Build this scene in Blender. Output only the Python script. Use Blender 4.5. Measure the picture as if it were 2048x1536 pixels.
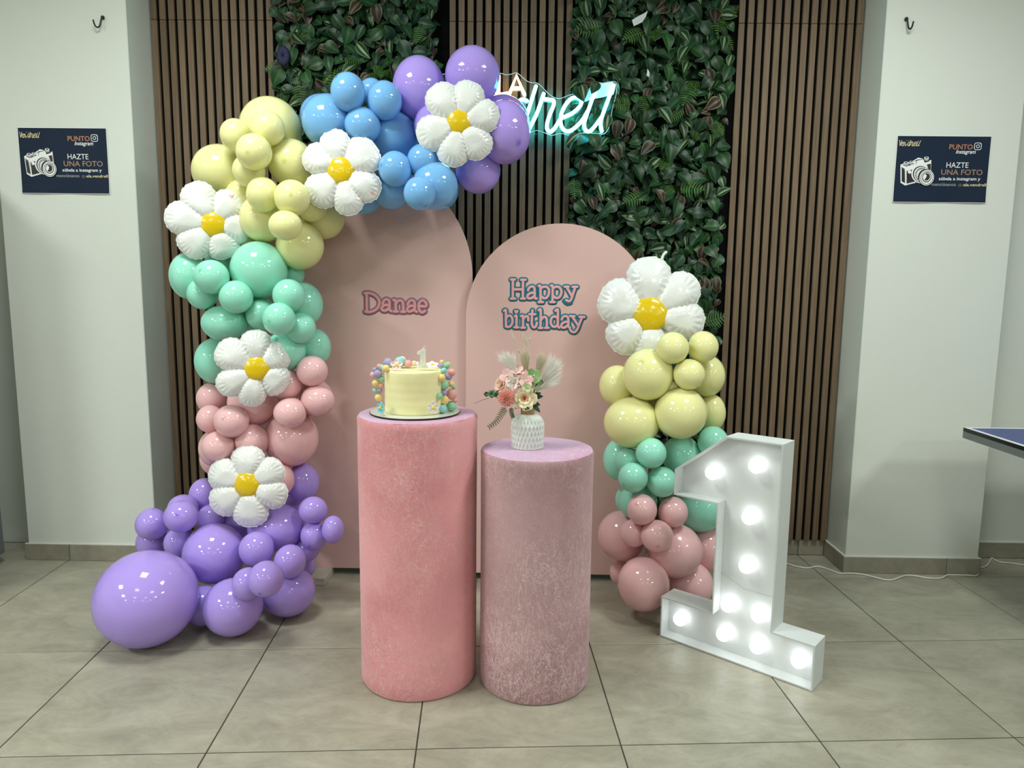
import bpy, math, random
from math import sin, cos, pi, sqrt, radians, hypot, atan2
from mathutils import Vector, Matrix, noise

for o in list(bpy.data.objects):
    bpy.data.objects.remove(o)
SC = bpy.context.scene
COL = SC.collection
CAM_H = 1.3347
CAM_F = 1442.81
CAM_RIGHT = (0.999829, 0.014923, 0.010949)
CAM_UP = (-0.012844, 0.133434, 0.990974)
CAM_BACK = (0.013327, -0.990945, 0.133603)
TILE_ORIGIN = (-0.8916, 1.8965)
TILE_ANGLE = 0.06109
BALLOONS = [
    ('yellow', (-1.0462, 3.0657, 1.9668), 0.1242, 0.1275, None, 'largest pale yellow balloon at the top of the yellow cluster, against dark leaves'),
    ('yellow', (-1.001, 2.9048, 1.9355), 0.0645, 0.0663, None, 'small pale yellow balloon centred in front of the largest yellow balloon'),
    ('yellow', (-1.1434, 2.9407, 1.9171), 0.0592, 0.0632, None, 'small pale yellow balloon highest on the left, in front of the wood slats'),
    ('yellow', (-1.0339, 2.8354, 1.8342), 0.0667, 0.0688, (0, 0.2), 'small pale yellow balloon with a dot, just below two small yellow ones'),
    ('yellow', (-1.2608, 3.0614, 1.7947), 0.1117, 0.1098, None, 'large pale yellow balloon at the far left above the left daisy'),
    ('yellow', (-1.0879, 2.9217, 1.7766), 0.0632, 0.0652, None, 'pale yellow balloon peeking out under the dotted small yellow balloon'),
    ('yellow', (-0.9408, 2.9934, 1.8203), 0.0928, 0.0949, (0.0, 0.1), 'large pale yellow balloon beside the left petals of the blue cluster daisy'),
    ('yellow', (-1.0124, 2.8565, 1.6787), 0.0622, 0.0679, None, 'small pale yellow balloon, left one of the pair in mid yellow cluster'),
    ('yellow', (-0.8957, 2.8436, 1.665), 0.068, 0.0695, (0.25, -0.05), 'small pale yellow balloon, right one of the pair in mid yellow cluster'),
    ('yellow', (-0.9128, 2.8085, 1.5579), 0.0637, 0.0575, None, 'small creamy yellow balloon hanging below the pair of small yellow balloons'),
    ('yellow', (-1.0513, 2.9683, 1.5975), 0.0964, 0.0972, None, 'large pale yellow balloon right of the left daisy, above the dark mint one'),
    ('yellow', (-0.8571, 2.9763, 1.6516), 0.0616, 0.0668, None, 'pale yellow balloon under the daisy petals, right of the small yellow pair'),
    ('yellow', (-0.8415, 3.0784, 1.6158), 0.0907, 0.0922, None, 'large shaded yellow balloon at the right edge of yellow cluster over the tall panel'),
    ('yellow', (-0.9153, 2.9923, 1.4927), 0.0963, 0.0984, None, 'large shaded yellow balloon lowest on the right, above the mint cluster'),
    ('yellow', (-1.1706, 3.0599, 1.5289), 0.0892, 0.0922, None, 'deep yellow balloon mostly hidden between the left daisy and mint balloon'),
    ('yellow', (-1.1552, 3.0145, 1.687), 0.0674, 0.0696, None, 'yellow balloon mostly hidden above the right petals of the left daisy'),
    ('blue', (-0.692, 2.932, 2.0808), 0.0674, 0.0741, (-0.5, -0.6), 'small blue balloon at the top left of the blue cluster, against leaves'),
    ('blue', (-0.5567, 2.97, 2.0593), 0.0687, 0.0752, None, 'small blue balloon at upper right of blue cluster, beside the tall lavender balloon'),
    ('blue', (-0.6435, 2.9603, 1.9613), 0.0706, 0.0713, (0.0, 0.75), 'small blue balloon above the daisy of the blue cluster'),
    ('blue', (-0.6302, 3.08, 2.123), 0.0507, 0.0512, None, 'blue balloon peeking out between the two top small blue balloons'),
    ('blue', (-0.7915, 3.0025, 1.9847), 0.1029, 0.1065, None, 'large blue balloon at the left of the blue cluster beside yellow'),
    ('blue', (-0.8559, 3.1523, 2.0372), 0.0912, 0.0906, None, 'blue balloon rim showing behind the large left blue balloon'),
    ('blue', (-0.5525, 3.0929, 1.9425), 0.1112, 0.1119, None, 'large deep blue balloon in the middle of the blue cluster'),
    ('blue', (-0.5098, 2.9235, 1.7895), 0.0646, 0.069, (-0.7, -0.1), 'small blue balloon right of the daisy of the blue cluster'),
    ('blue', (-0.4011, 2.9532, 1.8279), 0.0653, 0.0655, None, 'small blue balloon left below the petals of the top right daisy'),
    ('blue', (-0.4002, 2.8287, 1.6846), 0.061, 0.0632, (0.45, 0.8), 'small blue balloon lowest in the blue cluster over the tall panel'),
    ('blue', (-0.3551, 2.9486, 1.7291), 0.0914, 0.0936, None, 'large blue balloon at the lower right of the blue cluster'),
    ('blue', (-0.3548, 3.0846, 1.7352), 0.0832, 0.0876, None, 'blue balloon rim glowing behind the lower right large blue balloon'),
    ('blue', (-0.5434, 3.0291, 1.7283), 0.0814, 0.084, None, 'blue balloon at the bottom, under the small blue one beside the daisy'),
    ('blue', (-0.67, 3.0898, 1.7127), 0.0767, 0.0837, None, 'blue balloon mostly hidden behind lower petals of the blue cluster daisy'),
    ('lavender', (-0.4381, 3.1002, 2.1375), 0.1087, 0.1297, None, 'tall lavender balloon left of the two at the top of the arch'),
    ('lavender', (-0.2164, 3.08, 2.1845), 0.112, 0.1162, None, 'topmost lavender balloon of the arch, beside the neon letters'),
    ('lavender', (-0.3661, 3.0463, 1.9779), 0.0853, 0.0896, None, 'lavender balloon mostly hidden behind left petals of the top right daisy'),
    ('lavender', (-0.0823, 3.028, 1.9529), 0.1072, 0.1254, (0.55, 0.45), 'large lavender balloon at the right end of the arch, below orange neon'),
    ('lavender', (-0.0963, 3.2136, 2.03), 0.1158, 0.1158, None, 'lavender balloon rim lit by neon behind the right end balloon'),
    ('lavender', (-0.1923, 3.0822, 1.8111), 0.0933, 0.0954, None, 'lavender balloon lowest at right end of the arch, below the daisy'),
    ('mint', (-1.3664, 2.9642, 1.3638), 0.0743, 0.0962, None, 'large mint balloon at the far left under the left daisy'),
    ('mint', (-1.2174, 2.8326, 1.3596), 0.0676, 0.0665, (-0.25, -0.35), 'small pale mint balloon with a dot below the left daisy'),
    ('mint', (-1.2836, 2.8952, 1.2923), 0.0596, 0.0621, None, 'small mint balloon lowest at the left, below the dotted mint one'),
    ('mint', (-1.1261, 2.8374, 1.2829), 0.0645, 0.0648, None, 'small mint balloon left below the big dark mint balloon'),
    ('mint', (-1.068, 2.9378, 1.3906), 0.112, 0.1153, None, 'biggest deep mint balloon in the middle of the left arch'),
    ('mint', (-0.9657, 3.0427, 1.3755), 0.0492, 0.0566, None, 'shaded mint balloon peeking out under the lowest yellow balloon'),
    ('mint', (-0.924, 2.8598, 1.2908), 0.0638, 0.0652, None, 'small pale mint balloon lower right of the biggest mint one'),
    ('mint', (-0.9029, 2.9837, 1.2526), 0.0769, 0.0909, None, 'large mint balloon at the right edge against the tall pink panel'),
    ('mint', (-1.2047, 2.907, 1.1767), 0.0916, 0.0728, None, 'wide mint balloon at left, above the second daisy from the floor'),
    ('mint', (-1.0562, 2.9099, 1.2105), 0.0589, 0.0626, None, 'mint balloon half hidden behind the small dotted mint one at centre'),
    ('mint', (-0.9452, 2.796, 1.2007), 0.0625, 0.0641, (-0.3, 0.1), 'small mint balloon with a dark dot at the right of the mint cluster'),
    ('mint', (-0.8917, 2.8912, 1.1611), 0.061, 0.0623, None, 'small mint balloon overlapping between the dotted and the right edge ones'),
    ('mint', (-0.8722, 3.0196, 1.072), 0.0662, 0.08, None, 'mint balloon at the right edge just above the pink cluster'),
    ('mint', (-0.9675, 2.9222, 1.0626), 0.0837, 0.0816, None, 'mint balloon behind upper right petals of the second daisy from the floor'),
    ('mint', (-1.2988, 3.02, 1.0095), 0.0814, 0.0973, None, 'large mint balloon at the left of the second daisy from the floor'),
    ('mint', (-1.1492, 3.0549, 1.2081), 0.0987, 0.1018, None, 'dark mint balloon deep inside below the biggest mint balloon'),
    ('mint', (-1.2706, 3.0306, 1.4174), 0.0562, 0.0626, None, 'mint balloon mostly hidden under the lower petals of the left daisy'),
    ('pink', (-0.8552, 2.9095, 0.9854), 0.064, 0.0632, None, 'small pale pink balloon highest at the right of the left pink cluster'),
    ('pink', (-0.8788, 3.0233, 0.8561), 0.0774, 0.0809, None, 'pink balloon rim behind two small pink ones at the right'),
    ('pink', (-0.8322, 2.9044, 0.8647), 0.0684, 0.0614, (0.8, 0.55), 'small pink balloon furthest right in the left pink cluster'),
    ('pink', (-0.9614, 2.91, 0.9304), 0.0639, 0.0634, None, 'pink balloon beside the right petals of the second daisy from the floor'),
    ('pink', (-0.9327, 2.855, 0.8202), 0.0651, 0.0605, (-0.3, 0.75), 'small pink balloon centre right with dot at its underside'),
    ('pink', (-1.3209, 3.02, 0.8486), 0.0614, 0.0682, None, 'pale pink balloon at the left edge below the mint balloon'),
    ('pink', (-1.2829, 2.91, 0.7806), 0.0535, 0.0577, None, 'small pink balloon at the far left of the pink cluster'),
    ('pink', (-1.1641, 2.8369, 0.7876), 0.0679, 0.0663, (-0.1, -0.35), 'small bright pink balloon below the second daisy from the floor'),
    ('pink', (-1.1279, 2.9724, 0.8394), 0.1017, 0.1007, None, 'large pink balloon behind bottom petals of the second daisy from the floor'),
    ('pink', (-0.9709, 2.9813, 0.6879), 0.1118, 0.1185, None, 'biggest pink balloon at the right of the left pink cluster'),
    ('pink', (-1.1032, 2.8863, 0.6958), 0.0677, 0.0698, None, 'pink balloon above the lowest daisy, left of the biggest pink one'),
    ('pink', (-1.226, 2.848, 0.6795), 0.0664, 0.0629, None, 'pink balloon at left above the petals of the lowest daisy'),
    ('pink', (-1.2855, 2.9462, 0.6503), 0.0626, 0.0777, None, 'pink balloon rim at the left edge above the lowest daisy'),
    ('pink', (-1.3167, 3.0536, 0.581), 0.0776, 0.0806, None, 'pink balloon lowest at left, mostly behind the lowest daisy'),
    ('pink', (-1.0176, 2.9091, 0.5264), 0.0751, 0.077, None, 'pink balloon behind the right petals of the lowest daisy'),
    ('lavender', (-1.3786, 2.521, 0.1759), 0.1801, 0.1759, None, 'giant lavender balloon lying on the floor at the far left'),
    ('lavender', (-1.2435, 2.8052, 0.2433), 0.1235, 0.1224, None, 'large lavender balloon beside the giant one, below the lowest daisy'),
    ('lavender', (-1.5273, 2.8689, 0.3419), 0.0648, 0.0664, None, 'small lavender balloon furthest left in front of the white pillar'),
    ('lavender', (-1.3588, 2.7758, 0.4072), 0.065, 0.0642, (0.2, -0.4), 'small lavender balloon with a dot above the giant lavender one'),
    ('lavender', (-1.3992, 2.8789, 0.4052), 0.0614, 0.0602, None, 'lavender balloon just behind and above the dotted small lavender one'),
    ('lavender', (-1.5618, 2.9256, 0.2452), 0.0623, 0.0701, None, 'pale lavender balloon at left squeezed above the giant lavender balloon'),
    ('lavender', (-1.4189, 2.87, 0.2634), 0.0596, 0.0646, None, 'small lavender balloon between the giant and the large lavender balloons'),
    ('lavender', (-1.3466, 2.9674, 0.4442), 0.0614, 0.0683, None, 'lavender balloon at the left of the lowest daisy under pink'),
    ('lavender', (-1.2973, 2.904, 0.3577), 0.0564, 0.0587, None, 'lavender balloon behind lower left petals of the lowest daisy'),
    ('lavender', (-1.2324, 2.9955, 0.3084), 0.0794, 0.0822, None, 'deep purple shaded balloon under the lowest daisy'),
    ('lavender', (-1.0208, 2.8994, 0.3267), 0.1164, 0.0984, None, 'large lavender balloon right below the lowest daisy'),
    ('lavender', (-1.0221, 3.0654, 0.3203), 0.082, 0.0883, None, 'lavender balloon rim behind the large one right of the lowest daisy'),
    ('lavender', (-0.9396, 3.0135, 0.488), 0.0719, 0.0841, None, 'lavender balloon at upper right, beside the biggest pink balloon'),
    ('lavender', (-0.8545, 2.87, 0.4122), 0.0588, 0.0557, None, 'small lavender balloon at right, upper one of three before the tall panel'),
    ('lavender', (-0.8551, 2.8764, 0.3006), 0.0551, 0.0624, (-0.1, 0.45), 'small dotted lavender balloon at right, under the upper one of three'),
    ('lavender', (-0.7684, 2.8509, 0.3367), 0.0446, 0.0576, None, 'smallest lavender balloon furthest right, near the tall pink pedestal'),
    ('lavender', (-0.9017, 2.9281, 0.2264), 0.0541, 0.0573, None, 'dark lavender balloon under the small dotted right hand one'),
    ('lavender', (-1.0498, 2.751, 0.286), 0.0678, 0.0699, None, 'small lavender balloon centre, right of the large lavender balloon'),
    ('lavender', (-0.9079, 2.7237, 0.247), 0.0619, 0.0673, None, 'small lavender balloon right of centre above the low right large one'),
    ('lavender', (-0.9251, 2.5048, 0.2661), 0.064, 0.0658, (-0.05, 0.5), 'small pale lavender balloon in front with a dark dot'),
    ('lavender', (-1.0119, 2.5503, 0.226), 0.056, 0.0615, None, 'small lavender balloon left behind the one with dark dot'),
    ('lavender', (-1.089, 2.5956, 0.1134), 0.1104, 0.1086, None, 'large lavender balloon lowest in the middle, near the floor joint'),
    ('lavender', (-0.9315, 2.7587, 0.1065), 0.1084, 0.0988, None, 'large lavender balloon lowest on the right near the white foot block'),
    ('lavender', (-0.9352, 2.98, 0.123), 0.051, 0.052, None, 'lavender balloon at right mostly hidden above the white foot block'),
    ('lavender', (-1.2296, 2.6595, 0.0854), 0.0749, 0.0781, None, 'deep purple balloon in shade between giant and lowest middle balloons'),
    ('yellow', (0.508, 2.89, 0.9908), 0.1017, 0.1046, (-0.4, -0.55), 'large yellow balloon left of the small trio, below the biggest daisy'),
    ('yellow', (0.5905, 2.835, 1.1033), 0.064, 0.0628, None, 'small yellow balloon of the right column, left one below the biggest daisy'),
    ('yellow', (0.7234, 2.89, 1.1043), 0.0609, 0.064, None, 'small yellow balloon of the right column, highest at right against leaves'),
    ('yellow', (0.6596, 2.835, 0.9994), 0.0622, 0.0611, (0.4, 0.7), 'small yellow balloon of the right column, lower one of the trio'),
    ('yellow', (0.7731, 3.0, 0.9745), 0.0738, 0.0876, None, 'yellow balloon at right edge behind the small trio, against slats'),
    ('yellow', (0.3995, 3.0, 0.9296), 0.075, 0.0859, None, 'yellow balloon furthest left in the right column, against the short panel'),
    ('yellow', (0.4498, 2.8997, 0.7918), 0.1133, 0.1039, None, 'large yellow balloon low at left in the right column, above mint'),
    ('yellow', (0.6378, 2.8581, 0.8409), 0.1047, 0.1041, None, 'large yellow balloon low at centre in the right column, above mint'),
    ('yellow', (0.7993, 3.0, 0.8182), 0.0578, 0.0798, None, 'shaded yellow balloon low at right edge of the right column'),
    ('yellow', (0.5806, 3.0191, 0.8761), 0.0919, 0.0929, None, 'yellow balloon in the gap between four large ones of the right column'),
    ('mint', (0.5188, 2.8188, 0.6846), 0.0612, 0.0617, None, 'small mint balloon highest of the right column, under two large yellow ones'),
    ('mint', (0.4483, 2.8044, 0.5872), 0.0593, 0.0597, (-0.7, 0.35), 'small mint balloon with a dark dot in the right column, at left'),
    ('mint', (0.5703, 2.835, 0.5622), 0.0618, 0.0624, None, 'small mint balloon touching the left tip of the lit numeral'),
    ('mint', (0.4421, 2.895, 0.6322), 0.055, 0.0553, None, 'mint balloon half hidden behind two small mint ones of the right column'),
    ('mint', (0.4166, 3.008, 0.6107), 0.0656, 0.0894, None, 'mint balloon furthest left in the right column'),
    ('mint', (0.6667, 2.945, 0.6488), 0.0821, 0.0811, None, 'large deep mint balloon behind the slanted tip of the lit numeral'),
    ('mint', (0.7818, 2.89, 0.7175), 0.0619, 0.0651, None, 'mint balloon behind the top of the lit numeral'),
    ('mint', (0.4895, 2.9109, 0.4547), 0.0804, 0.0747, None, 'mint balloon just above the pink balloons of the right column'),
    ('mint', (0.478, 3.037, 0.425), 0.0667, 0.0736, None, 'mint balloon rim at left above the pink balloons of the right column'),
    ('mint', (0.7696, 3.0, 0.412), 0.1094, 0.1091, None, 'large dark mint balloon seen in the notch of the lit numeral'),
    ('pink', (0.486, 2.7892, 0.4609), 0.0593, 0.0618, (-0.5, -0.55), 'small pink balloon of the right column, upper left one'),
    ('pink', (0.6195, 2.835, 0.4381), 0.06, 0.0628, None, 'small shaded pink balloon of the right column, upper right one'),
    ('pink', (0.5468, 2.7745, 0.3575), 0.0651, 0.0637, (-0.1, 0.35), 'small pink balloon of the right column, frontmost with a pink dot'),
    ('pink', (0.4666, 2.8454, 0.3437), 0.0568, 0.0572, None, 'small pink balloon of the right column, between two front ones and the left big'),
    ('pink', (0.437, 2.9737, 0.2871), 0.104, 0.1068, None, 'large pink balloon furthest left in the right column'),
    ('pink', (0.6392, 2.8666, 0.2641), 0.1141, 0.1114, None, 'large greyish pink balloon at centre in the right column'),
    ('pink', (0.8083, 3.0, 0.2233), 0.0847, 0.0949, None, 'dark pink balloon seen low in the notch of the lit numeral'),
    ('pink', (0.5029, 2.7894, 0.15), 0.1042, 0.1091, None, 'large pink balloon at the bottom of the right column near the floor'),
    ('pink', (0.7199, 2.9008, 0.1038), 0.0952, 0.0966, None, 'pink balloon behind the base arm of the lit numeral'),
    ('pink', (0.4395, 3.0, 0.1111), 0.0475, 0.0564, None, 'pink balloon by the foot block of the short panel'),
]
LETTERS_BIRTHDAY = [
    ('H', [[(-0.0435, 1.3644), (-0.0433, 1.2837)], [(0.0005, 1.3638), (0.0004, 1.2842)], [(-0.0408, 1.3226), (-0.0012, 1.323)], [(-0.0514, 1.365), (-0.0349, 1.3652)], [(-0.0074, 1.3643), (0.0111, 1.3645)], [(-0.0505, 1.2829), (-0.0331, 1.2831)], [(-0.0063, 1.2834), (0.009, 1.2836)]]),
    ('a', [[(0.023, 1.3197), (0.0281, 1.3305), (0.0404, 1.3362), (0.0491, 1.3307), (0.0521, 1.3106), (0.0515, 1.2926), (0.0543, 1.2852), (0.06, 1.2842)], [(0.0512, 1.3072), (0.0386, 1.3089), (0.0255, 1.3024), (0.0202, 1.2934), (0.0253, 1.2856), (0.0378, 1.2857), (0.0501, 1.2937)]]),
    ('p', [[(0.0686, 1.3388), (0.0754, 1.3373), (0.0771, 1.3041), (0.0772, 1.27)], [(0.0704, 1.2692), (0.0878, 1.2694)], [(0.0778, 1.3277), (0.0901, 1.3352), (0.1048, 1.3336), (0.1134, 1.3214), (0.1121, 1.3023), (0.1033, 1.2883), (0.0909, 1.2863), (0.0795, 1.2952)]]),
    ('p', [[(0.1216, 1.3405), (0.1284, 1.3388), (0.1297, 1.3047), (0.1292, 1.2706)], [(0.1206, 1.2698), (0.1383, 1.27)], [(0.1302, 1.3283), (0.1431, 1.3358), (0.1567, 1.3341), (0.1667, 1.3208), (0.1657, 1.3029), (0.1564, 1.2897), (0.144, 1.2878), (0.1319, 1.2958)]]),
    ('y', [[(0.1815, 1.3367), (0.1973, 1.3364)], [(0.1894, 1.3356), (0.2109, 1.3)], [(0.2164, 1.3359), (0.2349, 1.3368)], [(0.2273, 1.3354), (0.2193, 1.3102), (0.2108, 1.2832), (0.202, 1.2741), (0.1895, 1.2784)]]),
    ('b', [[(-0.0801, 1.2298), (-0.0733, 1.2322), (-0.0723, 1.1964), (-0.0713, 1.1613)], [(-0.0712, 1.1998), (-0.0588, 1.2097), (-0.0474, 1.2024), (-0.0433, 1.1854), (-0.0477, 1.1695), (-0.0594, 1.1598), (-0.0713, 1.1624)]]),
    ('i', [[(-0.0326, 1.2071), (-0.0263, 1.206), (-0.0259, 1.1584)], [(-0.0339, 1.1583), (-0.0173, 1.1585)], [(-0.0315, 1.2286), (-0.0276, 1.2223)], [(-0.0229, 1.2287), (-0.0269, 1.2223)]]),
    ('r', [[(-0.0061, 1.2074), (0.0019, 1.2064), (0.003, 1.1576)], [(-0.0043, 1.1571), (0.0107, 1.1572)], [(0.0038, 1.1962), (0.0139, 1.2065), (0.0237, 1.2043), (0.0255, 1.1896)]]),
    ('t', [[(0.0431, 1.2335), (0.0412, 1.2023), (0.0412, 1.1751), (0.048, 1.1597), (0.0589, 1.1639), (0.0632, 1.1794)], [(0.0301, 1.2162), (0.0558, 1.216)]]),
    ('h', [[(0.0709, 1.2338), (0.0786, 1.2362), (0.0793, 1.1937), (0.079, 1.1578)], [(0.0731, 1.1568), (0.0874, 1.157)], [(0.0805, 1.1903), (0.0912, 1.204), (0.1026, 1.2019), (0.1067, 1.1849), (0.1067, 1.1588)], [(0.1004, 1.1576), (0.114, 1.1578)]]),
    ('d', [[(0.1435, 1.2324), (0.153, 1.2363), (0.1545, 1.1945), (0.1548, 1.1673), (0.1608, 1.1595)], [(0.1525, 1.2009), (0.1399, 1.2079), (0.1275, 1.201), (0.1233, 1.184), (0.1293, 1.1675), (0.1408, 1.1622), (0.1533, 1.1696)]]),
    ('a', [[(0.1715, 1.1947), (0.1767, 1.2057), (0.1886, 1.2096), (0.1978, 1.2036), (0.201, 1.1837), (0.2005, 1.1656), (0.2072, 1.1595)], [(0.1994, 1.1849), (0.1846, 1.1836), (0.1734, 1.1762), (0.1698, 1.1657), (0.1772, 1.1592), (0.1885, 1.1614), (0.199, 1.1713)]]),
    ('y', [[(0.2074, 1.2099), (0.2265, 1.209)], [(0.2166, 1.2084), (0.2428, 1.1706)], [(0.2492, 1.207), (0.2696, 1.2067)], [(0.2597, 1.2059), (0.2499, 1.1798), (0.2409, 1.1547), (0.2299, 1.141), (0.2162, 1.1426), (0.2092, 1.1509)]]),
]
LETTERS_NAME = [
    ('D', [[(-0.687, 1.2977), (-0.687, 1.2593), (-0.6872, 1.2204)], [(-0.6957, 1.2986), (-0.6743, 1.2994), (-0.6512, 1.2905), (-0.635, 1.2734), (-0.6308, 1.2561), (-0.638, 1.2358), (-0.6571, 1.2215), (-0.6776, 1.2159), (-0.6941, 1.2184)]]),
    ('a', [[(-0.6165, 1.2534), (-0.6109, 1.2664), (-0.5991, 1.2734), (-0.5884, 1.2666), (-0.5863, 1.2451), (-0.5874, 1.2297), (-0.5794, 1.2217)], [(-0.5882, 1.246), (-0.6043, 1.2484), (-0.618, 1.2399), (-0.6206, 1.2297), (-0.6114, 1.2232), (-0.5997, 1.2257), (-0.5884, 1.2345)]]),
    ('n', [[(-0.5686, 1.2707), (-0.5601, 1.2685), (-0.5587, 1.2454), (-0.5586, 1.2219)], [(-0.5668, 1.2199), (-0.5509, 1.2201)], [(-0.5571, 1.256), (-0.5449, 1.2682), (-0.5314, 1.2659), (-0.5261, 1.2515), (-0.5256, 1.2223)], [(-0.5334, 1.2193), (-0.5179, 1.2195)]]),
    ('a', [[(-0.506, 1.2508), (-0.4995, 1.2643), (-0.4872, 1.2702), (-0.4768, 1.2636), (-0.474, 1.2444), (-0.4755, 1.2271), (-0.4662, 1.2199)], [(-0.4758, 1.244), (-0.4919, 1.2458), (-0.5049, 1.2374), (-0.5081, 1.2271), (-0.4998, 1.2206), (-0.4872, 1.2239), (-0.4762, 1.2329)]]),
    ('e', [[(-0.455, 1.245), (-0.4254, 1.2446), (-0.4272, 1.2619), (-0.4404, 1.2702), (-0.453, 1.2616), (-0.4576, 1.2446), (-0.4538, 1.2264), (-0.4426, 1.2169), (-0.4305, 1.2234)]]),
]
BLOB = [(0.1816, 1.2761), (0.1931, 1.2661), (0.2078, 1.2685)]
NEON_CYAN = [
    ('V', [[(-0.3692, 2.2491), (-0.3503, 2.1841), (-0.3314, 2.0457), (-0.2823, 2.2497)]]),
    ('e', [[(-0.2782, 2.1192), (-0.2365, 2.145), (-0.2291, 2.1741), (-0.2518, 2.1812), (-0.2745, 2.1483), (-0.2781, 2.09), (-0.259, 2.0444), (-0.2286, 2.0611), (-0.2059, 2.0979)]]),
    ('n', [[(-0.1988, 2.178), (-0.2022, 2.1125), (-0.2114, 2.0448)], [(-0.2041, 2.1125), (-0.1835, 2.1636), (-0.1609, 2.1746), (-0.1494, 2.1529), (-0.1584, 2.0909), (-0.1486, 2.0453), (-0.1258, 2.0583), (-0.0958, 2.1023)]]),
    ('d', [[(0.0075, 2.1758), (-0.0172, 2.1811), (-0.0471, 2.1537), (-0.0616, 2.0953), (-0.0497, 2.0497), (-0.0232, 2.0554), (0.0063, 2.1213)], [(0.0481, 2.2394), (0.021, 2.1542), (0.0011, 2.0848), (0.0043, 2.0501), (0.0243, 2.0594)]]),
    ('r', [[(0.0242, 2.0613), (0.0555, 2.1253), (0.0837, 2.2071)], [(0.0837, 2.2071), (0.0818, 2.1872), (0.1075, 2.182), (0.1295, 2.1774), (0.1288, 2.155), (0.1125, 2.1149), (0.1011, 2.0747), (0.103, 2.0509), (0.1157, 2.0411), (0.1345, 2.0548), (0.1639, 2.1007)]]),
    ('e', [[(0.1639, 2.1007), (0.2146, 2.1229), (0.2479, 2.1522), (0.2557, 2.174), (0.2395, 2.1909), (0.2112, 2.1882), (0.1835, 2.159), (0.1648, 2.1153), (0.1644, 2.0751), (0.1801, 2.049), (0.2049, 2.0444), (0.2348, 2.0647), (0.2625, 2.0941), (0.2861, 2.1343)]]),
    ('l', [[(0.316, 2.2196), (0.2985, 2.1671), (0.2792, 2.1088), (0.2709, 2.076), (0.2776, 2.0497), (0.2967, 2.044), (0.32, 2.0672), (0.351, 2.1094)]]),
    ('l', [[(0.3981, 2.2436), (0.3783, 2.1858), (0.3539, 2.1167), (0.3462, 2.0802), (0.352, 2.0455)]]),
]
NEON_ORANGE = [
    ('S', [[(-0.1842, 2.2792), (-0.2069, 2.2844), (-0.2257, 2.2681), (-0.2067, 2.2466), (-0.1839, 2.2287), (-0.1989, 2.2069), (-0.2254, 2.2104)]]),
    ('A', [[(-0.1762, 2.2035), (-0.1503, 2.2848), (-0.1289, 2.2038)], [(-0.1669, 2.2288), (-0.1367, 2.2291)]]),
    ('L', [[(-0.1221, 2.2832), (-0.1214, 2.2057), (-0.0836, 2.2078)]]),
    ('A', [[(-0.0734, 2.2024), (-0.0411, 2.2855), (-0.0042, 2.2029)], [(-0.0585, 2.2303), (-0.0208, 2.2306)]]),
]
SIGN_OUTLINE = [
    (-0.3215, 2.2968),
    (-0.2078, 2.2947),
    (-0.1189, 2.2982),
    (-0.0905, 2.2912),
    (-0.064, 2.295),
    (-0.0414, 2.3005),
    (-0.0223, 2.288),
    (0.0044, 2.2665),
    (0.0273, 2.2577),
    (0.0538, 2.256),
    (0.0729, 2.2417),
    (0.1076, 2.2093),
    (0.1344, 2.1932),
    (0.161, 2.1897),
    (0.1949, 2.2027),
    (0.225, 2.2102),
    (0.2629, 2.2104),
    (0.2889, 2.2287),
    (0.3107, 2.2614),
    (0.3523, 2.2581),
    (0.3936, 2.2656),
    (0.4147, 2.2549),
    (0.4141, 2.2115),
    (0.3974, 2.1387),
    (0.3879, 2.0728),
    (0.3661, 2.0359),
    (0.328, 2.0374),
    (0.267, 2.0388),
    (0.2138, 2.0303),
    (0.1909, 2.0301),
    (0.1603, 2.0361),
    (0.1223, 2.0266),
    (0.0839, 2.041),
    (0.0532, 2.0481),
    (0.0304, 2.0424),
    (-0.0917, 2.0323),
    (-0.3214, 2.0268),
    (-0.3902, 2.0778),
    (-0.3974, 2.271),
]
SIGN_FILM = [(0.3123, 2.2593), (0.352, 2.256), (0.3932, 2.2627), (0.4124, 2.252), (0.4016, 2.2086), (0.3499, 2.1955), (0.2972, 2.1861), (0.2616, 2.1706), (0.2696, 2.1986), (0.2905, 2.2259)]
DAISIES = [
    ((-0.2621, 2.91, 1.9629), 0.1671, 0.0447, (0.0058, 0.0), [69, 16, -47, -100, -158, -235], (0.05, 0.0), 'foil daisy balloon at the top right of the arch, between blue and lavender balloons'),
    ((-0.7163, 2.91, 1.7723), 0.169, 0.0511, (0.0, 0.0039), [104, 38, -31, -77, -138, -208], (0, 0.05), 'foil daisy balloon between the yellow and blue balloons, with a pink smudge at right'),
    ((-1.2591, 2.92, 1.5793), 0.1596, 0.0479, (0.0219, -0.012), [112, 46, -9, -64, -128, -188], (0.3, 0.0), 'foil daisy balloon furthest left on the arch, on yellow and mint balloons'),
    ((-1.065, 2.81, 1.0062), 0.1517, 0.0473, (0.0217, -0.002), [84, 29, -31, -95, -146, -214], (0.3, 0.05), 'foil daisy balloon between mint and pink balloons of the left arch'),
    ((-1.0953, 2.8, 0.5282), 0.1646, 0.0502, (0.004, 0.01), [90, 32, -18, -84, -147, -204], (0.05, 0.12), 'lowest foil daisy balloon, between pink and lavender balloons'),
    ((0.5358, 3.02, 1.2412), 0.2244, 0.0706, (-0.0083, -0.0145), [94, 36, -13, -88, -137, -198], (-0.05, 0.08), 'largest foil daisy balloon, topping the right balloon column'),
]
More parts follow.
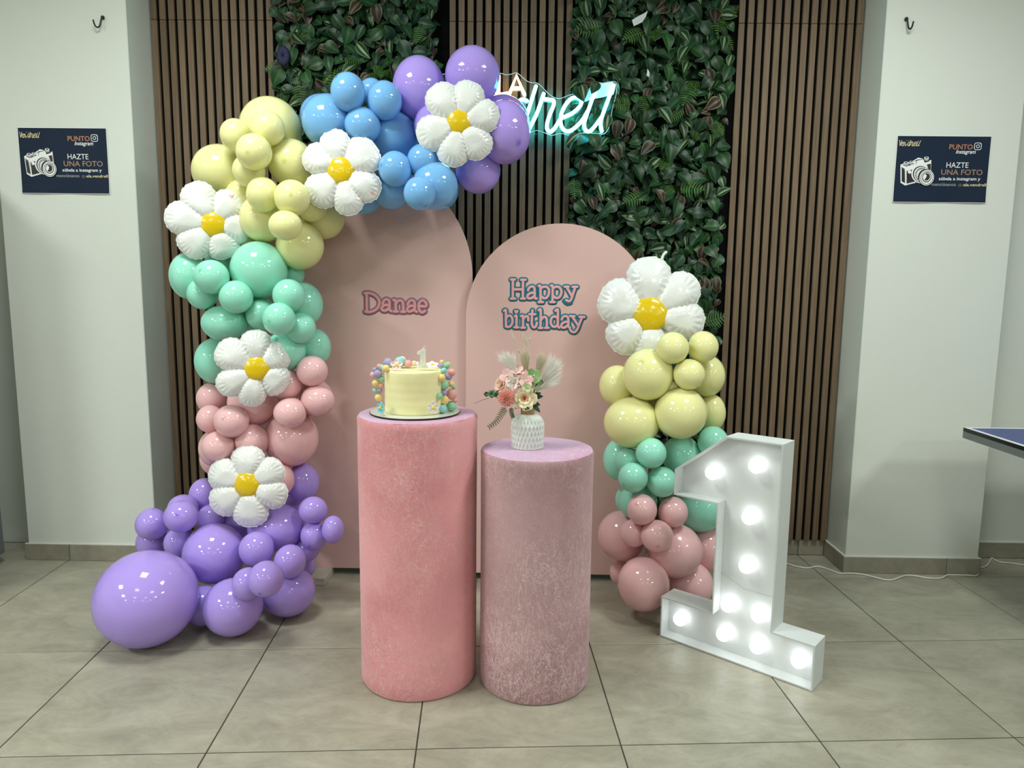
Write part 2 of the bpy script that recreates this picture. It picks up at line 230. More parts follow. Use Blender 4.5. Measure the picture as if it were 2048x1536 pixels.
CAKE_BALLS = [
    ('lavender', (-0.4457, 2.385, 1.0788), 0.0162),
    ('turquoise', (-0.4066, 2.385, 1.0826), 0.0173),
    ('green', (-0.4415, 2.385, 1.0724), 0.0113),
    ('coral', (-0.3784, 2.385, 1.0764), 0.0134),
    ('cream', (-0.4022, 2.405, 1.0867), 0.013),
    ('coral', (-0.4693, 2.355, 1.0699), 0.0087),
    ('turquoise', (-0.4607, 2.355, 1.0667), 0.0097),
    ('yellow', (-0.4368, 2.2968, 1.0699), 0.0123),
    ('lavender', (-0.4834, 2.355, 1.0585), 0.0087),
    ('pink', (-0.4901, 2.355, 1.0415), 0.0108),
    ('lavender', (-0.475, 2.355, 1.045), 0.0152),
    ('green', (-0.4617, 2.355, 1.0274), 0.0104),
    ('yellow', (-0.4819, 2.355, 1.0145), 0.0126),
    ('coral', (-0.4641, 2.355, 1.0054), 0.0104),
    ('green', (-0.4844, 2.355, 0.9895), 0.0091),
    ('lavender', (-0.4699, 2.355, 0.9897), 0.0097),
    ('yellow', (-0.4735, 2.355, 0.9668), 0.0126),
    ('lavender', (-0.471, 2.355, 0.9465), 0.0069),
    ('yellow', (-0.2688, 2.405, 1.0818), 0.0076),
    ('lavender', (-0.2687, 2.385, 1.0713), 0.0097),
    ('green', (-0.2514, 2.385, 1.0719), 0.0113),
    ('yellow', (-0.2484, 2.405, 1.0726), 0.0097),
    ('turquoise', (-0.2535, 2.3246, 1.0621), 0.0102),
    ('coral', (-0.2311, 2.355, 1.0524), 0.013),
    ('yellow', (-0.2586, 2.3094, 1.0409), 0.0126),
    ('lavender', (-0.2414, 2.355, 1.0393), 0.0126),
    ('green', (-0.2511, 2.3256, 1.0144), 0.0145),
    ('yellow', (-0.2321, 2.355, 1.0145), 0.0108),
    ('green', (-0.2235, 2.355, 1.0038), 0.0069),
    ('lavender', (-0.2531, 2.3258, 0.9903), 0.0102),
    ('coral', (-0.2306, 2.355, 0.9809), 0.0184),
    ('green', (-0.2647, 2.3003, 0.9822), 0.0108),
    ('yellow', (-0.2512, 2.3252, 0.9651), 0.0147),
    ('coral', (-0.2207, 2.355, 0.9603), 0.0091),
    ('turquoise', (-0.2552, 2.3153, 0.9378), 0.0139),
    ('green', (-0.2317, 2.355, 0.9406), 0.0173),
]
CAKE_FLOWERS = [
    ('pink', (-0.4036, 2.305, 1.0793), 0.0206, (0.1, -0.9, 0.5)),
    ('white', (-0.2905, 2.325, 1.0775), 0.0206, (0.1, -0.45, 0.9)),
    ('white', (-0.2794, 2.248, 0.9535), 0.0206, (0.25, -1, 0.0)),
    ('turquoise', (-0.4433, 2.257, 0.9487), 0.0206, (-0.75, -0.7, 0)),
    ('pink', (-0.3603, 2.405, 1.0745), 0.0162, (0.1, -0.3, 0.95)),
]
CANDLE = [
    (-0.3404, 1.1216),
    (-0.3244, 1.1313),
    (-0.3138, 1.1304),
    (-0.3141, 1.0825),
    (-0.306, 1.0773),
    (-0.3067, 1.0688),
    (-0.3414, 1.0683),
    (-0.3407, 1.0779),
    (-0.3315, 1.0834),
    (-0.3298, 1.1132),
    (-0.3394, 1.1137),
]
VS = 0.0002838997709155126
FL = {'rose': (0.0104, 2.3, 0.9792), 'mum': (-0.0478, 2.305, 0.979), 'toprose': (0.0096, 2.33, 1.0428), 'hyd1': (-0.0078, 2.31, 1.0175), 'hyd2': (-0.0496, 2.33, 1.0476), 'hyd3': (0.0264, 2.32, 1.0222), 'hyd4': (-0.017, 2.35, 1.0665), 'hyd5': (-0.0017, 2.35, 1.0631), 'hyd6': (0.0151, 2.305, 1.035), 'wh1': (-0.0299, 2.315, 1.0276), 'wh2': (-0.0307, 2.35, 1.0566), 'wh3': (-0.0136, 2.33, 1.0314), 'bud': (-0.0714, 2.33, 1.0195), 'bud2': (-0.0635, 2.34, 1.0267), 'gr1': (0.0398, 2.33, 1.0488), 'gr2': (0.0494, 2.33, 1.0197), 'gr3': (0.0167, 2.295, 1.0144), 'euc': (-0.0988, 2.33, 0.9885), 'neck': (0.0209, 2.35, 0.9363), 'center': (0.0089, 2.35, 1.001)}
SPRIGS = [[(-0.0511, 2.32, 0.9446), (-0.0645, 2.31, 0.9252), (-0.0806, 2.305, 0.9007), (-0.105, 2.3, 0.8818)], [(-0.0332, 2.32, 0.9448), (-0.0316, 2.315, 0.9275), (-0.0259, 2.315, 0.9122)]]
DARK_LEAVES = [
    ((0.037, 2.32, 0.9555), (0.0616, 2.3, 0.9328)),
    ((0.037, 2.33, 0.9595), (0.0618, 2.32, 0.9531)),
    ((0.0424, 2.34, 0.9805), (0.0641, 2.33, 0.9934)),
    ((0.0452, 2.34, 0.9777), (0.0713, 2.33, 0.981)),
    ((0.053, 2.35, 1.0241), (0.071, 2.35, 1.0271)),
    ((-0.0043, 2.32, 0.9522), (-0.0206, 2.3, 0.9442)),
    ((0.0205, 2.31, 0.9486), (0.0123, 2.29, 0.9408)),
    ((-0.074, 2.33, 0.9972), (-0.0818, 2.32, 0.9791)),
    ((-0.1071, 2.33, 0.9856), (-0.1237, 2.33, 0.9854)),
]
PAMPAS = [
    ('left', (-0.0056, 2.36, 1.0445), [(-0.0955, 2.358, 1.1289), (-0.0842, 2.358, 1.1109), (-0.0706, 2.358, 1.1347), (-0.0484, 2.358, 1.135), (-0.0261, 2.358, 1.1283), (-0.08, 2.358, 1.097)], 560),
    ('centre', (0.0167, 2.362, 1.0445), [(-0.0136, 2.362, 1.1225), (-0.0041, 2.362, 1.1394), (0.007, 2.362, 1.1423), (0.0195, 2.362, 1.1424), (0.0322, 2.362, 1.1259), (-0.0092, 2.362, 1.1031)], 700),
    ('right2', (0.048, 2.37, 1.0157), [(0.0491, 2.37, 1.1254), (0.0641, 2.37, 1.1437), (0.0767, 2.37, 1.1355), (0.0883, 2.37, 1.1119), (0.0549, 2.37, 1.1115)], 520),
    ('right', (0.0564, 2.365, 1.0052), [(0.0932, 2.362, 1.1322), (0.1156, 2.362, 1.1241), (0.1381, 2.362, 1.1077), (0.1468, 2.362, 1.0896), (0.136, 2.362, 1.0741), (0.1048, 2.362, 1.1045)], 700),
    ('right3', (0.0537, 2.36, 0.9945), [(0.1439, 2.356, 1.0777), (0.1389, 2.356, 1.0524), (0.1338, 2.356, 1.0299), (0.1201, 2.356, 1.0185), (0.1007, 2.356, 1.0154), (0.1248, 2.356, 1.0635)], 600),
    ('left2', (0.005, 2.37, 1.0828), [(-0.0367, 2.37, 1.1926), (-0.0324, 2.37, 1.1774), (-0.0253, 2.37, 1.1691), (-0.0182, 2.37, 1.1553)], 60),
    ('c2', (0.0203, 2.365, 1.0835), [(0.0036, 2.365, 1.192), (0.001, 2.365, 1.1753), (0.026, 2.365, 1.1784), (0.0257, 2.365, 1.159)], 90),
]
SIGN_LEAVES = [(0.3269, 3.418, 2.2579), (0.2542, 3.418, 2.2448), (0.3779, 3.418, 2.1141), (0.2152, 3.418, 2.2284), (0.2423, 3.418, 2.0294), (0.2991, 3.418, 2.0262)]
WISP = [(-0.107, 2.33, 0.9722), (-0.1291, 2.33, 0.9657), (-0.154, 2.33, 0.9542)]
CORD = [
    (1.244, 3.45),
    (1.284, 3.425),
    (1.309, 3.412),
    (1.342, 3.376),
    (1.392, 3.355),
    (1.457, 3.376),
    (1.518, 3.298),
    (1.549, 3.298),
    (1.587, 3.298),
    (1.628, 3.285),
    (1.668, 3.252),
    (1.7, 3.228),
    (1.733, 3.227),
    (1.781, 3.256),
    (1.828, 3.283),
    (1.866, 3.281),
    (1.904, 3.259),
    (1.945, 3.252),
    (1.984, 3.262),
    (2.025, 3.294),
    (2.066, 3.298),
    (2.123, 3.298),
    (2.17, 3.298),
    (2.231, 3.383),
    (2.282, 3.415),
    (2.33, 3.463),
    (2.384, 3.529),
    (2.383, 3.505),
    (2.393, 3.474),
    (2.443, 3.46),
    (2.485, 3.439),
    (2.56, 3.419),
]

# ------------------------------------------------------------------ camera, world, lights, exposure
cam = bpy.data.cameras.new('camera')
cam.sensor_width = 36.0
cam.lens = CAM_F / 2048.0 * 36.0
cam.clip_start = 0.02
cam_obj = bpy.data.objects.new('camera', cam)
COL.objects.link(cam_obj)
m = Matrix.Identity(4)
for i in range(3):
    m[i][0], m[i][1], m[i][2] = CAM_RIGHT[i], CAM_UP[i], CAM_BACK[i]
m[2][3] = CAM_H
cam_obj.matrix_world = m
SC.camera = cam_obj

world = bpy.data.worlds.new('world')
SC.world = world
world.use_nodes = True
world.node_tree.nodes['Background'].inputs[0].default_value = (0.75, 0.85, 0.8, 1)
world.node_tree.nodes['Background'].inputs[1].default_value = 0.05

SC.view_settings.view_transform = 'Standard'
SC.view_settings.look = 'None'
SC.view_settings.gamma = 1.0
SC.view_settings.use_curve_mapping = False
SC.view_settings.exposure = 0.0

CEIL = 2.95
for lx, rows in ((-3.7, ((0.3, 92.0), (-2.1, 70.0), (-4.5, 30.0), (-6.9, 10.0))), (-1.2, ((2.0, 34.0), (-0.4, 12.0), (-2.8, 10.0), (-5.2, 8.0))),
                 (1.3, ((2.0, 34.0), (-0.4, 12.0), (-2.8, 10.0), (-5.2, 8.0))), (3.8, ((0.3, 52.0), (-2.1, 40.0), (-4.5, 22.0), (-6.9, 10.0)))):
    for ly, watt in rows:
        ld = bpy.data.lights.new('ceiling_panel_light', 'AREA')
        ld.shape = 'SQUARE'
        ld.size = 0.58
        ld.energy = watt
        ld.color = (0.94, 1.0, 0.97)
        lo = bpy.data.objects.new('ceiling_panel_light', ld)
        lo.location = (lx, ly, CEIL - 0.012)
        COL.objects.link(lo)

# ------------------------------------------------------------------ helpers
def lin(c):
    out = []
    for v in c[:3]:
        v = v / 255.0
        out.append(v / 12.92 if v <= 0.04045 else ((v + 0.055) / 1.055) ** 2.4)
    return (out[0], out[1], out[2], 1.0)

def new_mat(name):
    mt = bpy.data.materials.new(name)
    mt.use_nodes = True
    nt = mt.node_tree
    return mt, nt, nt.nodes['Principled BSDF']

def N(nt, kind, **kw):
    n = nt.nodes.new(kind)
    for k, v in kw.items():
        if k.startswith('i_'):
            n.inputs[k[2:].replace('_', ' ')].default_value = v
        else:
            setattr(n, k, v)
    return n

def plain(name, rgb, rough=0.5, spec=0.5, vary=0.06, scale=8.0, bump=0.0, bump_scale=60.0, metal=0.0, coat=0.0, sub=0.0):
    mt, nt, p = new_mat(name)
    L = nt.links.new
    tc = N(nt, 'ShaderNodeTexCoord')
    nz = N(nt, 'ShaderNodeTexNoise', i_Scale=scale, i_Detail=3.0)
    L(tc.outputs['Object'], nz.inputs['Vector'])
    rp = N(nt, 'ShaderNodeValToRGB')
    c = lin(rgb)
    rp.color_ramp.elements[0].position = 0.3
    rp.color_ramp.elements[1].position = 0.7
    rp.color_ramp.elements[0].color = (c[0]*(1-vary), c[1]*(1-vary), c[2]*(1-vary), 1)
    rp.color_ramp.elements[1].color = (min(1, c[0]*(1+vary)), min(1, c[1]*(1+vary)), min(1, c[2]*(1+vary)), 1)
    L(nz.outputs['Fac'], rp.inputs['Fac'])
    L(rp.outputs['Color'], p.inputs['Base Color'])
    p.inputs['Roughness'].default_value = rough
    p.inputs['Specular IOR Level'].default_value = spec
    p.inputs['Metallic'].default_value = metal
    p.inputs['Coat Weight'].default_value = coat
    if sub:
        p.inputs['Subsurface Weight'].default_value = sub
        p.inputs['Subsurface Radius'].default_value = (0.02, 0.015, 0.012)
        p.inputs['Subsurface Scale'].default_value = 1.0
    if bump:
        n2 = N(nt, 'ShaderNodeTexNoise', i_Scale=bump_scale, i_Detail=4.0)
        L(tc.outputs['Object'], n2.inputs['Vector'])
        b = N(nt, 'ShaderNodeBump', i_Strength=bump, i_Distance=0.003)
        L(n2.outputs['Fac'], b.inputs['Height'])
        L(b.outputs['Normal'], p.inputs['Normal'])
    return mt

def emitter(name, rgb, strength):
    mt, nt, p = new_mat(name)
    p.inputs['Base Color'].default_value = (0.8, 0.8, 0.8, 1)
    p.inputs['Emission Color'].default_value = (rgb[0], rgb[1], rgb[2], 1)
    p.inputs['Emission Strength'].default_value = strength
    return mt

def mesh(name, verts, faces, mats=None, smooth=False):
    me = bpy.data.meshes.new(name)
    me.from_pydata([tuple(v) for v in verts], [], faces)
    if mats is not None:
        for q in (mats if isinstance(mats, (list, tuple)) else [mats]):
            me.materials.append(q)
    if smooth:
        me.polygons.foreach_set('use_smooth', [True] * len(me.polygons))
    me.update()
    return me

def link(name, me, parent=None, label=None, cat=None, group=None, kind=None):
    o = bpy.data.objects.new(name, me)
    COL.objects.link(o)
    if parent is not None:
        o.parent = parent
        o.matrix_parent_inverse = Matrix.Translation(-root_loc(parent))
    if label: o['label'] = label
    if cat: o['category'] = cat
    if group: o['group'] = group
    if kind: o['kind'] = kind
    return o

def root_loc(p):
    v = Vector(p.location)
    while p.parent is not None:
        p = p.parent
        v = Vector(p.location)
    return v if p.type == 'EMPTY' else Vector((0, 0, 0))

def sub_link(name, me, parent):
    """a child of a part whose mesh is already in world coordinates"""
    o = bpy.data.objects.new(name, me)
    COL.objects.link(o)
    o.parent = parent
    return o

def thing(name, label, cat, loc, group=None, kind=None):
    o = bpy.data.objects.new(name, None)
    o.empty_display_size = 0.05
    o.location = loc
    COL.objects.link(o)
    if label: o['label'] = label
    if cat: o['category'] = cat
    if group: o['group'] = group
    if kind: o['kind'] = kind
    return o

class MB:
    def __init__(self): self.v, self.f = [], []
    def add(self, v, f):
        k = len(self.v)
        self.v += [tuple(q) for q in v]
        self.f += [tuple(i + k for i in q) for q in f]
        return self
    def box(self, x0, x1, y0, y1, z0, z1):
        v = [(x, y, z) for x in (x0, x1) for y in (y0, y1) for z in (z0, z1)]
        return self.add(v, [(0, 1, 3, 2), (4, 6, 7, 5), (0, 4, 5, 1), (2, 3, 7, 6), (0, 2, 6, 4), (1, 5, 7, 3)])
    def mesh(self, name, mats=None, smooth=False): return mesh(name, self.v, self.f, mats, smooth)

def box_mesh(name, x0, x1, y0, y1, z0, z1, mat, bev=0.0):
    if not bev:
        return MB().box(x0, x1, y0, y1, z0, z1).mesh(name, mat)
    b = bev
    v, idx = [], {}
    # chamfered box : 24 verts
    X, Y, Z = (x0, x1), (y0, y1), (z0, z1)
    for i in (0, 1):
        for j in (0, 1):
            for k in (0, 1):
                sx, sy, sz = (1 - 2*i), (1 - 2*j), (1 - 2*k)
                for ax in range(3):
                    p = [X[i], Y[j], Z[k]]
                    if ax != 0: p[0] += sx*b
                    if ax != 1: p[1] += sy*b
                    if ax != 2: p[2] += sz*b
                    idx[(i, j, k, ax)] = len(v)
                    v.append(p)
    f = []
    for s in (0, 1):
        f.append([idx[(s, a, c, 0)] for a, c in ((0, 0), (1, 0), (1, 1), (0, 1))])
        f.append([idx[(a, s, c, 1)] for a, c in ((0, 0), (1, 0), (1, 1), (0, 1))])
        f.append([idx[(a, c, s, 2)] for a, c in ((0, 0), (1, 0), (1, 1), (0, 1))])
    for a in (0, 1):
        for c in (0, 1):
            f.append([idx[(a, c, 0, 0)], idx[(a, c, 1, 0)], idx[(a, c, 1, 1)], idx[(a, c, 0, 1)]])
            f.append([idx[(a, 0, c, 0)], idx[(a, 1, c, 0)], idx[(a, 1, c, 2)], idx[(a, 0, c, 2)]])
            f.append([idx[(0, a, c, 1)], idx[(1, a, c, 1)], idx[(1, a, c, 2)], idx[(0, a, c, 2)]])
    for i in (0, 1):
        for j in (0, 1):
            for k in (0, 1):
                f.append([idx[(i, j, k, 0)], idx[(i, j, k, 1)], idx[(i, j, k, 2)]])
    me = mesh(name, v, f, mat)
    fix_normals(me)
    return me

def fix_normals(me):
    import bmesh
    bm = bmesh.new(); bm.from_mesh(me)
    bmesh.ops.recalc_face_normals(bm, faces=bm.faces)
    bm.to_mesh(me); bm.free()

def catmull(pts, n=6):
    P = [Vector(p) for p in pts]
    if len(P) < 3: return P
    out = []
    for i in range(len(P) - 1):
        p0 = P[i-1] if i else P[0]*2 - P[1]
        p1, p2 = P[i], P[i+1]
        p3 = P[i+2] if i + 2 < len(P) else P[-1]*2 - P[-2]
        for k in range(n):
            t = k / n
            out.append(0.5*((2*p1) + (p2-p0)*t + (2*p0-5*p1+4*p2-p3)*t*t + (3*p1-p0-3*p2+p3)*t**3))
    out.append(P[-1])
    return out

def tube(mb, pts, r, segs=8, flat=None, caps=True, radii=None):
    """tube through pts; flat=(axis, factor) squashes the cross section along a world axis"""
    P = [Vector(p) for p in pts]
    n = len(P)
    R = radii if radii else [r]*n
    rings = []
    T = []
    for i in range(n):
        d = (P[min(i+1, n-1)] - P[max(i-1, 0)])
        if d.length < 1e-9: d = Vector((0, 0, 1))
        T.append(d.normalized())
    ref = Vector((0, 1, 0)) if abs(T[0].y) < 0.9 else Vector((1, 0, 0))
    U = []
    for i in range(n):
        u = ref - T[i]*ref.dot(T[i])
        if u.length < 1e-4: u = Vector((1, 0, 0)) - T[i]*T[i].x
        u.normalize(); U.append(u); ref = u
    seq = []
    if caps:
        for a in (0.0, 0.5, 0.87): seq.append((0, -R[0]*sqrt(max(0, 1-a*a)), R[0]*max(a, 0.02)))
    for i in range(n): seq.append((i, 0.0, R[i]))
    if caps:
        for a in (0.87, 0.5, 0.0): seq.append((n-1, R[-1]*sqrt(max(0, 1-a*a)), R[-1]*max(a, 0.02)))
    V = []
    for i, off, rr in seq:
        w = T[i].cross(U[i])
        for k in range(segs):
            a = 2*pi*k/segs
            o = U[i]*cos(a)*rr + w*sin(a)*rr
            if flat: o[flat[0]] *= flat[1]
            V.append(P[i] + T[i]*off + o)
    F = []
    m_ = len(seq)
    for i in range(m_-1):
        for k in range(segs):
            F.append((i*segs+k, i*segs+(k+1) % segs, (i+1)*segs+(k+1) % segs, (i+1)*segs+k))
    F.append(tuple(range(segs))[::-1])
    F.append(tuple((m_-1)*segs+k for k in range(segs)))
    mb.add(V, F)
    return mb

def lathe(mb, prof, c=(0, 0, 0), segs=32, cap_top=False, cap_bot=False):
    V, F = [], []
    for r, z in prof:
        for k in range(segs):
            a = 2*pi*k/segs
            V.append((c[0]+r*cos(a), c[1]+r*sin(a), c[2]+z))
    for i in range(len(prof)-1):
        for k in range(segs):
            F.append((i*segs+k, i*segs+(k+1) % segs, (i+1)*segs+(k+1) % segs, (i+1)*segs+k))
    if cap_bot: F.append(tuple(range(segs))[::-1])
    if cap_top: F.append(tuple((len(prof)-1)*segs+k for k in range(segs)))
    mb.add(V, F)
    return mb

def sphere(mb, c, r, segs=16, rings=10, scale=(1, 1, 1)):
    V = [(c[0], c[1], c[2]-r*scale[2])]
    for i in range(1, rings):
        a = -pi/2 + pi*i/rings
        for k in range(segs):
            b = 2*pi*k/segs
            V.append((c[0]+r*cos(a)*cos(b)*scale[0], c[1]+r*cos(a)*sin(b)*scale[1], c[2]+r*sin(a)*scale[2]))
    V.append((c[0], c[1], c[2]+r*scale[2]))
    F = []
    for k in range(segs): F.append((0, 1+(k+1) % segs, 1+k))
    for i in range(rings-2):
        for k in range(segs):
            F.append((1+i*segs+k, 1+i*segs+(k+1) % segs, 1+(i+1)*segs+(k+1) % segs, 1+(i+1)*segs+k))
    l = len(V)-1
    for k in range(segs): F.append((l, 1+(rings-2)*segs+k, 1+(rings-2)*segs+(k+1) % segs))
    mb.add(V, F)
    return mb

def prism_xz(mb, poly, y0, y1):
    """closed polygon in the XZ plane extruded between y0 (front) and y1"""
    n = len(poly)
    V = [(x, y0, z) for x, z in poly] + [(x, y1, z) for x, z in poly]
    F = [tuple(range(n)), tuple(range(2*n-1, n-1, -1))]
    for i in range(n):
        j = (i+1) % n
        F.append((i, i+n, j+n, j))
    mb.add(V, F)
    return mb

def frame_from(nrm, up=Vector((0, 0, 1))):
    n = Vector(nrm).normalized()
    x = up.cross(n)
    if x.length < 1e-4: x = Vector((1, 0, 0))
    x.normalize()
    y = n.cross(x)
    return x, y, n

# ------------------------------------------------------------------ materials of the room
def wall_mat(name, rgb):
    mt, nt, p = new_mat(name)
    L = nt.links.new
    tc = N(nt, 'ShaderNodeTexCoord')
    nz = N(nt, 'ShaderNodeTexNoise', i_Scale=1.3, i_Detail=4.0)
    L(tc.outputs['Object'], nz.inputs['Vector'])
    rp = N(nt, 'ShaderNodeValToRGB')
    c = lin(rgb)
    rp.color_ramp.elements[0].color = (c[0]*.95, c[1]*.95, c[2]*.94, 1)
    rp.color_ramp.elements[1].color = (c[0]*1.03, c[1]*1.03, c[2]*1.02, 1)
    L(nz.outputs['Fac'], rp.inputs['Fac'])
    L(rp.outputs['Color'], p.inputs['Base Color'])
    p.inputs['Roughness'].default_value = 0.7
    p.inputs['Specular IOR Level'].default_value = 0.25
    n2 = N(nt, 'ShaderNodeTexNoise', i_Scale=160.0, i_Detail=3.0)
    L(tc.outputs['Object'], n2.inputs['Vector'])
    b = N(nt, 'ShaderNodeBump', i_Strength=0.25, i_Distance=0.002)
    L(n2.outputs['Fac'], b.inputs['Height'])
    L(b.outputs['Normal'], p.inputs['Normal'])
    return mt

M_WALL = wall_mat('white_wall_paint', (216, 220, 212))
M_REAR = wall_mat('rear_wall_low_bounce', (150, 150, 142))  # unseen wall, grey set darker than the other walls to cut bounced fill
M_CEIL = plain('ceiling_white', (225, 226, 220), 0.8)

def tile_mat(name, dark=1.0):
    mt, nt, p = new_mat(name)
    L = nt.links.new
    geo = N(nt, 'ShaderNodeNewGeometry')
    oi = N(nt, 'ShaderNodeObjectInfo')
    add = N(nt, 'ShaderNodeVectorMath', operation='ADD')
    sc = N(nt, 'ShaderNodeVectorMath', operation='SCALE')
    cmb = N(nt, 'ShaderNodeCombineXYZ')
    L(oi.outputs['Random'], cmb.inputs[0]); L(oi.outputs['Random'], cmb.inputs[1]); L(oi.outputs['Random'], cmb.inputs[2])
    L(cmb.outputs[0], sc.inputs[0]); sc.inputs['Scale'].default_value = 37.0
    L(geo.outputs['Position'], add.inputs[0]); L(sc.outputs[0], add.inputs[1])
    mp = N(nt, 'ShaderNodeMapping')
    mp.inputs['Rotation'].default_value = (0, 0, 0.6)
    mp.inputs['Scale'].default_value = (1.4, 2.6, 1.0)
    L(add.outputs[0], mp.inputs['Vector'])
    n1 = N(nt, 'ShaderNodeTexNoise', i_Scale=3.4, i_Detail=12.0, i_Roughness=0.76, i_Distortion=0.5)
    L(mp.outputs[0], n1.inputs['Vector'])
    rp = N(nt, 'ShaderNodeValToRGB')
    a, b_ = lin((134*dark, 129*dark, 113*dark)), lin((178*dark, 173*dark, 155*dark))
    rp.color_ramp.elements[0].position = 0.28; rp.color_ramp.elements[0].color = a
    rp.color_ramp.elements[1].position = 0.72; rp.color_ramp.elements[1].color = b_
    L(n1.outputs['Fac'], rp.inputs['Fac'])
    # fine pale scratches
    n3 = N(nt, 'ShaderNodeTexNoise', i_Scale=5.0, i_Detail=6.0, i_Roughness=0.6, i_Distortion=1.6)
    n3.noise_type = 'RIDGED_MULTIFRACTAL'
    L(mp.outputs[0], n3.inputs['Vector'])
    r3 = N(nt, 'ShaderNodeValToRGB')
    r3.color_ramp.elements[0].position = 0.80; r3.color_ramp.elements[0].color = (0, 0, 0, 1)
    r3.color_ramp.elements[1].position = 1.0; r3.color_ramp.elements[1].color = (.42, .42, .42, 1)
    L(n3.outputs['Fac'], r3.inputs['Fac'])
    mx = N(nt, 'ShaderNodeMix', data_type='RGBA')
    L(r3.outputs['Color'], mx.inputs['Factor'])
    L(rp.outputs['Color'], mx.inputs[6])
    mx.inputs[7].default_value = lin((206*dark, 201*dark, 186*dark))
    L(mx.outputs[2], p.inputs['Base Color'])
    p.inputs['Roughness'].default_value = 0.36
    p.inputs['Specular IOR Level'].default_value = 0.45
    bp = N(nt, 'ShaderNodeBump', i_Strength=0.18, i_Distance=0.002)
    L(n1.outputs['Fac'], bp.inputs['Height'])
    L(bp.outputs['Normal'], p.inputs['Normal'])
    return mt

M_TILE = tile_mat('grey_stone_tile')
M_SKIRT = tile_mat('grey_stone_skirting', 0.93)
M_GROUT = plain('dark_grout', (58, 54, 47), 0.9)

# ------------------------------------------------------------------ room shell
PY, BY = 3.32, 3.55          # pillar front, alcove back wall
def struct(name, me): return link(name, me, kind='structure')
XL, XR, YN = -6.2, 7.2, -8.5
floor = struct('floor', MB().box(XL, XR, YN, BY, -0.06, -0.003).mesh('floor', M_TILE))
struct('ceiling', MB().box(XL, XR, YN, BY+0.1, CEIL, CEIL+0.06).mesh('ceiling', M_CEIL))
struct('wall_back', MB().box(XL, XR, BY, BY+0.1, -0.06, CEIL).mesh('wall_back', M_WALL))
struct('wall_left', MB().box(XL-0.1, XL, YN, BY, -0.06, CEIL).mesh('wall_left', M_WALL))
struct('wall_right', MB().box(XR, XR+0.1, YN, BY, -0.06, CEIL).mesh('wall_right', M_WALL))
struct('wall_rear', MB().box(XL, XR, YN-0.1, YN, -0.06, CEIL).mesh('wall_rear', M_REAR))
struct('wall_left_pillar', box_mesh('wall_left_pillar', -2.375, -1.752, PY, BY, 0.0, CEIL, M_WALL, 0.003))
struct('wall_right_pillar', box_mesh('wall_right_pillar', 1.553, 2.18, PY, BY, 0.0, CEIL, M_WALL, 0.003))

# floor tiles: each a part of the floor, joints recessed
link('grout_bed', MB().box(-3.3, 3.9, 0.3, BY, -0.003, -0.0022).mesh('grout_bed', M_GROUT), floor)
ca, sa = cos(TILE_ANGLE), sin(TILE_ANGLE)
def clip(poly, test):
    out = []
    for i in range(len(poly)):
        a, b = poly[i], poly[(i+1) % len(poly)]
        da, db = test(a), test(b)
        if da >= 0: out.append(a)
        if (da >= 0) != (db >= 0):
            t = da/(da-db)
            out.append((a[0]+(b[0]-a[0])*t, a[1]+(b[1]-a[1])*t))
    return out
for j in range(-2, 4):
    for i in range(-4, 7):
        g = 0.0021
        q = []
        for u, v in ((0, 0), (1, 0), (1, 1), (0, 1)):
            x = 0.6*(i+u) + (g if u == 0 else -g)
            y = 0.6*(j+v) + (g if v == 0 else -g)
            q.append((TILE_ORIGIN[0] + x*ca - y*sa, TILE_ORIGIN[1] + x*sa + y*ca))
        q = clip(q, lambda p: BY-0.012-p[1])
        q = clip(q, lambda p: p[0]+3.3)
        q = clip(q, lambda p: 3.9-p[0])
        if len(q) < 3: continue
        cx = sum(p[0] for p in q)/len(q); cy = sum(p[1] for p in q)/len(q)
        if abs(cx) > 3.6 or cy < 0.5: continue
        k = len(q)
        e = 0.0012
        ins = [(p[0]+(cx-p[0])*e/0.3, p[1]+(cy-p[1])*e/0.3) for p in q]
        V = [(x, y, -0.0022) for x, y in q] + [(x, y, -0.0010) for x, y in q] + [(x, y, 0.0) for x, y in ins]
        F = [tuple(range(2*k, 3*k))]
        for s in range(k):
            t = (s+1) % k
            F += [(s, t, t+k, s+k), (s+k, t+k, t+2*k, s+2*k)]
        link('tile', mesh('tile', V, F, M_TILE), floor)

# skirting tiles
M_CAULK = plain('white_caulk', (214, 214, 205), 0.7)
def skirting(name, pieces, caulk):
    r = thing(name, None, None, (pieces[0][0], pieces[0][2], 0), kind='structure')
    for (x0, x1, y0, y1) in pieces:
        link('skirting_tile', box_mesh('skirting_tile', x0, x1, y0, y1, 0.0003, 0.080, M_SKIRT, 0.0015), r)
    mb = MB()
    for (x0, x1, y0, y1) in caulk: mb.box(x0, x1, y0, y1, 0.080, 0.0832)
    link('caulk_line', mb.mesh('caulk_line', M_CAULK), r)
T = 0.011
skirting('baseboard_left', [(-2.386, -2.173, PY-T, PY), (-2.170, -1.741, PY-T, PY), (-1.752, -1.741, PY+0.001, BY-T-.001), (-2.386, -2.375, PY+.001, BY-.012)],
         [(-2.386, -1.742, PY-T+.002, PY), (-1.752, -1.743, PY, BY-T)])
skirting('baseboard_right', [(1.542, 2.028, PY-T, PY), (2.031, 2.191, PY-T, PY), (1.542, 1.553, PY+0.001, BY-T-.001), (2.18, 2.191, PY+.001, BY-.012)],
         [(1.543, 2.19, PY-T+.002, PY), (1.544, 1.553, PY, BY-T), (2.18, 2.189, PY, BY-T)])
